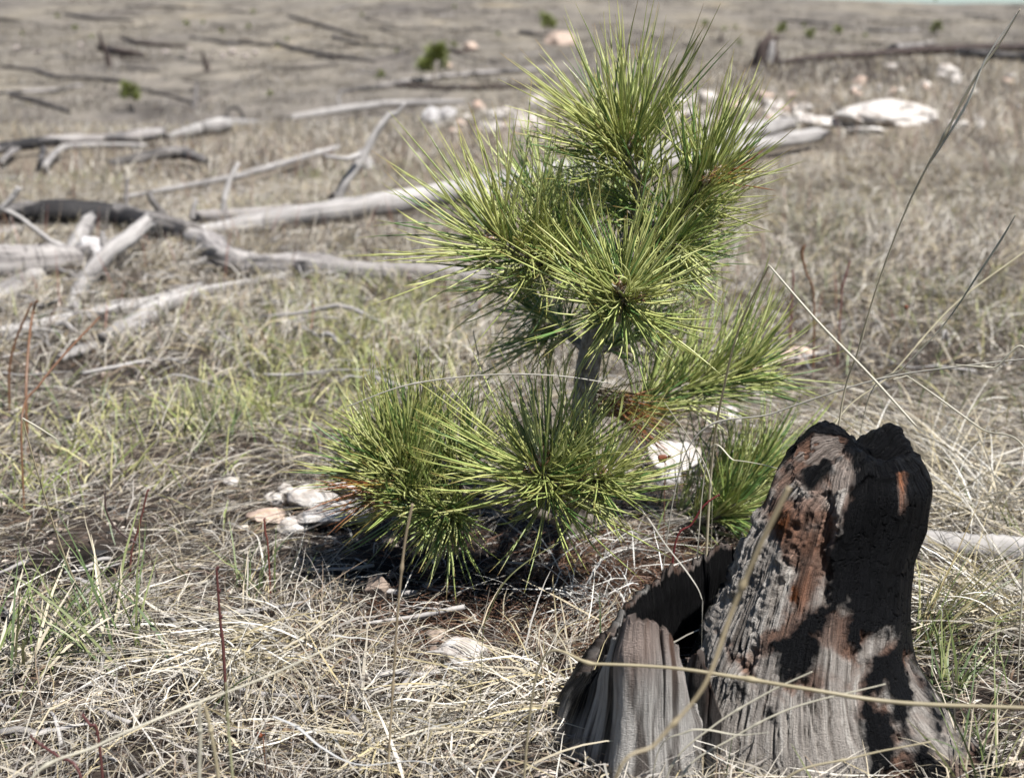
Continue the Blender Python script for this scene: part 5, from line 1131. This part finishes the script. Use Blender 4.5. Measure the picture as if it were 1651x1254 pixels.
# red and orange stems with bud bumps
def red_stem(label, nodes, col, seed, cat='plant stem'):
    pts = [P(u, v, Yd) for u, v, Yd, w in nodes]; rad = [w * 0.33 * mpp(p) for p, (_, _, _, w) in zip(pts, nodes)]
    pts, rad = rooted(pts, rad)
    root = min(pts, key=lambda q: q[2]); e = empty('red_stemmed_plant', root); tag(e, label, cat)
    mb = MB(); tube(mb, pts, rad, 14 * len(pts), 8, 0.35, seed, np.asarray(col), 0, 6); mb.build('stem', M_STEM, e)
    c = spline(np.array(pts), 30); r_ = np.random.default_rng(seed)
    for k in (10, 17, 23, 29):
        m2 = MB(); vv = ICO3[0] * rad[0] * np.array([0.9, 0.9, 1.4]) + c[k] + np.array([rad[0] * 0.8 * (1 if k % 2 else -1), 0, 0]); m2.add(vv, None, ICO3[1], np.asarray(col) * 0.8)
        m2.build('bud', M_STEM, e)
    return e
red = (0.13, 0.05, 0.045); orange_ = (0.21, 0.11, 0.06)
red_stem('upright dark red stem in the straw at lower left', [(360, 1045, 1.10, 8), (356, 1010, 1.10, 7), (352, 960, 1.10, 6), (349, 915, 1.10, 6)], red, 1)
red_stem('fallen dark red stem in the bottom left corner', [(130, 1252, 0.88, 8), (95, 1220, 0.89, 7), (70, 1203, 0.9, 7), (48, 1186, 0.9, 6)], red, 2)
red_stem('short dark red twig right of the fallen red stem', [(158, 1185, 0.95, 7), (145, 1168, 0.95, 7), (133, 1152, 0.96, 6)], red, 3)
red_stem('bright red leaning stem beside a dark twig at left', [(212, 892, 1.45, 5), (225, 845, 1.45, 5), (238, 790, 1.45, 4)], (0.17, 0.06, 0.05), 4)
red_stem('short red shoot left of the white slab of stone', [(432, 880, 1.4, 4), (428, 860, 1.4, 5), (426, 836, 1.4, 5)], (0.19, 0.065, 0.05), 5)
red_stem('dark forked twig lying at left beside the bright red stem', [(240, 895, 1.42, 4), (190, 855, 1.42, 5), (172, 825, 1.42, 5), (169, 795, 1.42, 4)], (0.08, 0.05, 0.045), 6, 'twig')
red_stem('dark red budded twig between the pine and the stump', [(1088, 880, 1.28, 5), (1115, 845, 1.28, 5), (1135, 815, 1.28, 5), (1158, 798, 1.28, 4)], (0.16, 0.03, 0.03), 7)
red_stem('tall orange stem at the left edge', [(42, 640, 2.0, 7), (46, 560, 2.05, 7), (52, 510, 2.1, 6), (58, 486, 2.1, 6)], orange_, 8)
red_stem('leaning orange stem crossing the tall one at the left edge', [(15, 600, 2.2, 6), (25, 550, 2.2, 6), (50, 490, 2.2, 5)], orange_, 9)
red_stem('long orange twig sloping up right at the left edge', [(36, 670, 1.7, 5), (64, 620, 1.8, 6), (105, 570, 1.95, 6), (160, 512, 2.1, 5)], orange_, 10)
red_stem('rust brown weed with curled leaves right of the pine', [(1312, 480, 2.4, 5), (1300, 440, 2.4, 5), (1293, 410, 2.4, 8), (1296, 396, 2.4, 10)], orange_, 11)
red_stem('pinkish red shoot right of the rust brown weed', [(1357, 476, 2.5, 4), (1362, 450, 2.5, 5), (1370, 422, 2.5, 4)], (0.21, 0.085, 0.075), 12)
red_stem('pinkish shoot left of the rust brown weed', [(1277, 480, 2.5, 4), (1279, 455, 2.5, 5), (1278, 436, 2.5, 4)], (0.21, 0.085, 0.075), 13)
# single orange seed pods
for k, (lb, u, v, w, Yd) in enumerate((('glossy red-orange dried fruit in front of the white rock chunk', 1068, 738, 15, 1.50), ('tiny orange fruit in the grass right of the pine', 1461, 495, 7, 2.3), ('small orange pod in the straw at bottom left centre', 418, 1185, 11, 1.02))):
    p = P(u, v, Yd); m = mpp(p); e = empty('dried_fruit', p); tag(e, lb, 'fruit')
    vv, f = rock_verts(ICO3, (w * m * 0.5, w * m * 0.5, w * m * 0.55), 900 + k, 3, 0.1); mb = MB(); mb.add(vv + p, None, f, (0.20, 0.06, 0.025)); mb.build('fruit_flesh', M_STEM, e)
    mb = MB(); r_ = np.random.default_rng(k); B = np.repeat((p + np.array([w * m * 0.45, 0, 0.1 * w * m]))[None], 7, 0); D = nrm(r_.normal(size=(7, 3)) * 0.7 + np.array([1, -0.2, 0.1]))
    needles_np(mb, B, D, np.full(7, w * m * 0.6), np.full(7, w * m * 0.06), D * 0, 3, np.tile([0.12, 0.04, 0.02], (7, 1)), np.tile([0.1, 0.03, 0.02], (7, 1)), r_); mb.build('sepals', M_STEM, e)
    gz = float(ground(p[0], p[1])); mb = MB(); tube(mb, [np.array([p[0] + 0.004, p[1], gz - 0.005]), p + np.array([0.003, 0, -0.3 * w * m])], [0.0006, 0.0005], 8, 5, 0, 1, (0.2, 0.1, 0.06)); mb.build('stalk', M_STEM, e)

# tussocks
def tussock(label, u, v, n, L, pal, tilt, curl, azc, azs, seed, w=(0.0012, 0.001), rad=0.018, cat='grass tuft', K=7):
    r_ = np.random.default_rng(seed); p = at(u, v); x = p[0] + r_.normal(size=n) * rad; y = p[1] + r_.normal(size=n) * rad
    mb = MB(); col = pal[r_.integers(0, len(pal), n)] * (0.75 + 0.5 * r_.random((n, 1)))
    az = np.radians(azc + azs * r_.normal(size=n))
    blades(mb, x, y, L[0] + (L[1] - L[0]) * r_.random(n), w[0] + w[1] * r_.random(n), az, np.radians(tilt[0] + (tilt[1] - tilt[0]) * r_.random(n)), np.radians(curl[0] + (curl[1] - curl[0]) * r_.random(n)), K, col, r_, 0.03, None, 0.15)
    o = mb.build('grass_tuft', M_GRASS, None, True, (p[0], p[1], float(ground(p[0], p[1])))); tag(o, label, cat, 'grass tufts'); return o
OLV = np.array([(0.13, 0.13, 0.045), (0.20, 0.18, 0.08), (0.10, 0.13, 0.035), (0.30, 0.26, 0.14), (0.16, 0.12, 0.05)])
ST = DRY[[0, 0, 1, 2, 7, 5]]
tussock('olive green grass tuft spraying right from behind the stump', 1478, 1052, 55, (0.10, 0.19), OLV, (15, 60), (15, 50), 25, 28, 1, rad=0.008)
tussock('short green grass tuft against the right foot of the stump', 1528, 1125, 26, (0.05, 0.09), GRN, (5, 45), (10, 40), 60, 60, 2, (0.0018, 0.0012), rad=0.008)
tussock('green and straw grass tuft in the bottom right corner', 1560, 1262, 40, (0.07, 0.14), np.vstack([GRN, ST[:2]]), (5, 55), (10, 50), 80, 80, 3, rad=0.02)
tussock('big straw tussock sweeping left in front of the pine shadow', 470, 1045, 150, (0.07, 0.15), ST, (45, 85), (30, 70), 200, 45, 4, rad=0.028)
tussock('straw tussock fanning towards the camera left of centre', 375, 1075, 200, (0.06, 0.15), ST, (45, 85), (25, 60), 260, 60, 5, rad=0.026)
tussock('straw tussock spreading in front of the pale pointed stone', 860, 1130, 140, (0.06, 0.14), ST, (45, 85), (25, 65), 200, 80, 6, rad=0.03)
tussock('straw tussock arching over the left foot of the stump', 960, 1195, 60, (0.08, 0.17), ST, (35, 80), (30, 70), 20, 55, 7, rad=0.03)
tussock('straw tussock leaning right of centre at the bottom edge', 640, 1200, 150, (0.06, 0.14), ST, (45, 85), (25, 60), 300, 70, 8, rad=0.035)
tussock('green grass tuft with tan blades at lower left', 175, 1065, 46, (0.09, 0.17), np.vstack([GRN, GRN, ST[:2]]), (15, 60), (15, 50), 130, 40, 9, (0.0018, 0.0014), rad=0.025)
tussock('green grass tuft at the far left edge near the bottom', 40, 1080, 40, (0.08, 0.16), np.vstack([GRN, ST[:2]]), (15, 60), (15, 50), 100, 60, 10, (0.0018, 0.0014), rad=0.02)
tussock('dense straw tussock behind the stump at the right edge', 1600, 1000, 260, (0.10, 0.2), ST, (30, 80), (25, 60), 190, 70, 11, rad=0.035)
tussock('straw tussock above the grey branch at the right edge', 1580, 830, 240, (0.10, 0.2), ST, (30, 80), (25, 60), 170, 80, 12, rad=0.04)
tussock('flattened straw tussock at right between bent stem and stump', 1500, 760, 220, (0.10, 0.2), ST, (30, 80), (25, 60), 150, 80, 13, rad=0.04)
tussock('fresh green tuft left of the lowest pine branch', 405, 960, 26, (0.05, 0.09), GRN, (5, 40), (10, 40), 90, 90, 14, (0.0016, 0.001), rad=0.02)
tussock('green tuft in the grass left of the white stones', 350, 715, 40, (0.06, 0.11), GRN, (5, 35), (10, 35), 90, 90, 15, (0.0020, 0.001), rad=0.03)
tussock('curled grey grass under the pine beside the hollow stump', 960, 905, 120, (0.06, 0.13), np.array([(0.42, 0.4, 0.36), (0.3, 0.28, 0.25), (0.5, 0.48, 0.44)]), (30, 85), (20, 120), 330, 70, 16, (0.0010, 0.0006), rad=0.03)
tussock('curled whitish grass at the left rim of the stump hollow', 990, 985, 130, (0.05, 0.11), np.array([(0.46, 0.44, 0.40), (0.32, 0.3, 0.27), (0.55, 0.53, 0.5)]), (20, 85), (20, 150), 200, 90, 17, (0.0010, 0.0006), rad=0.03)
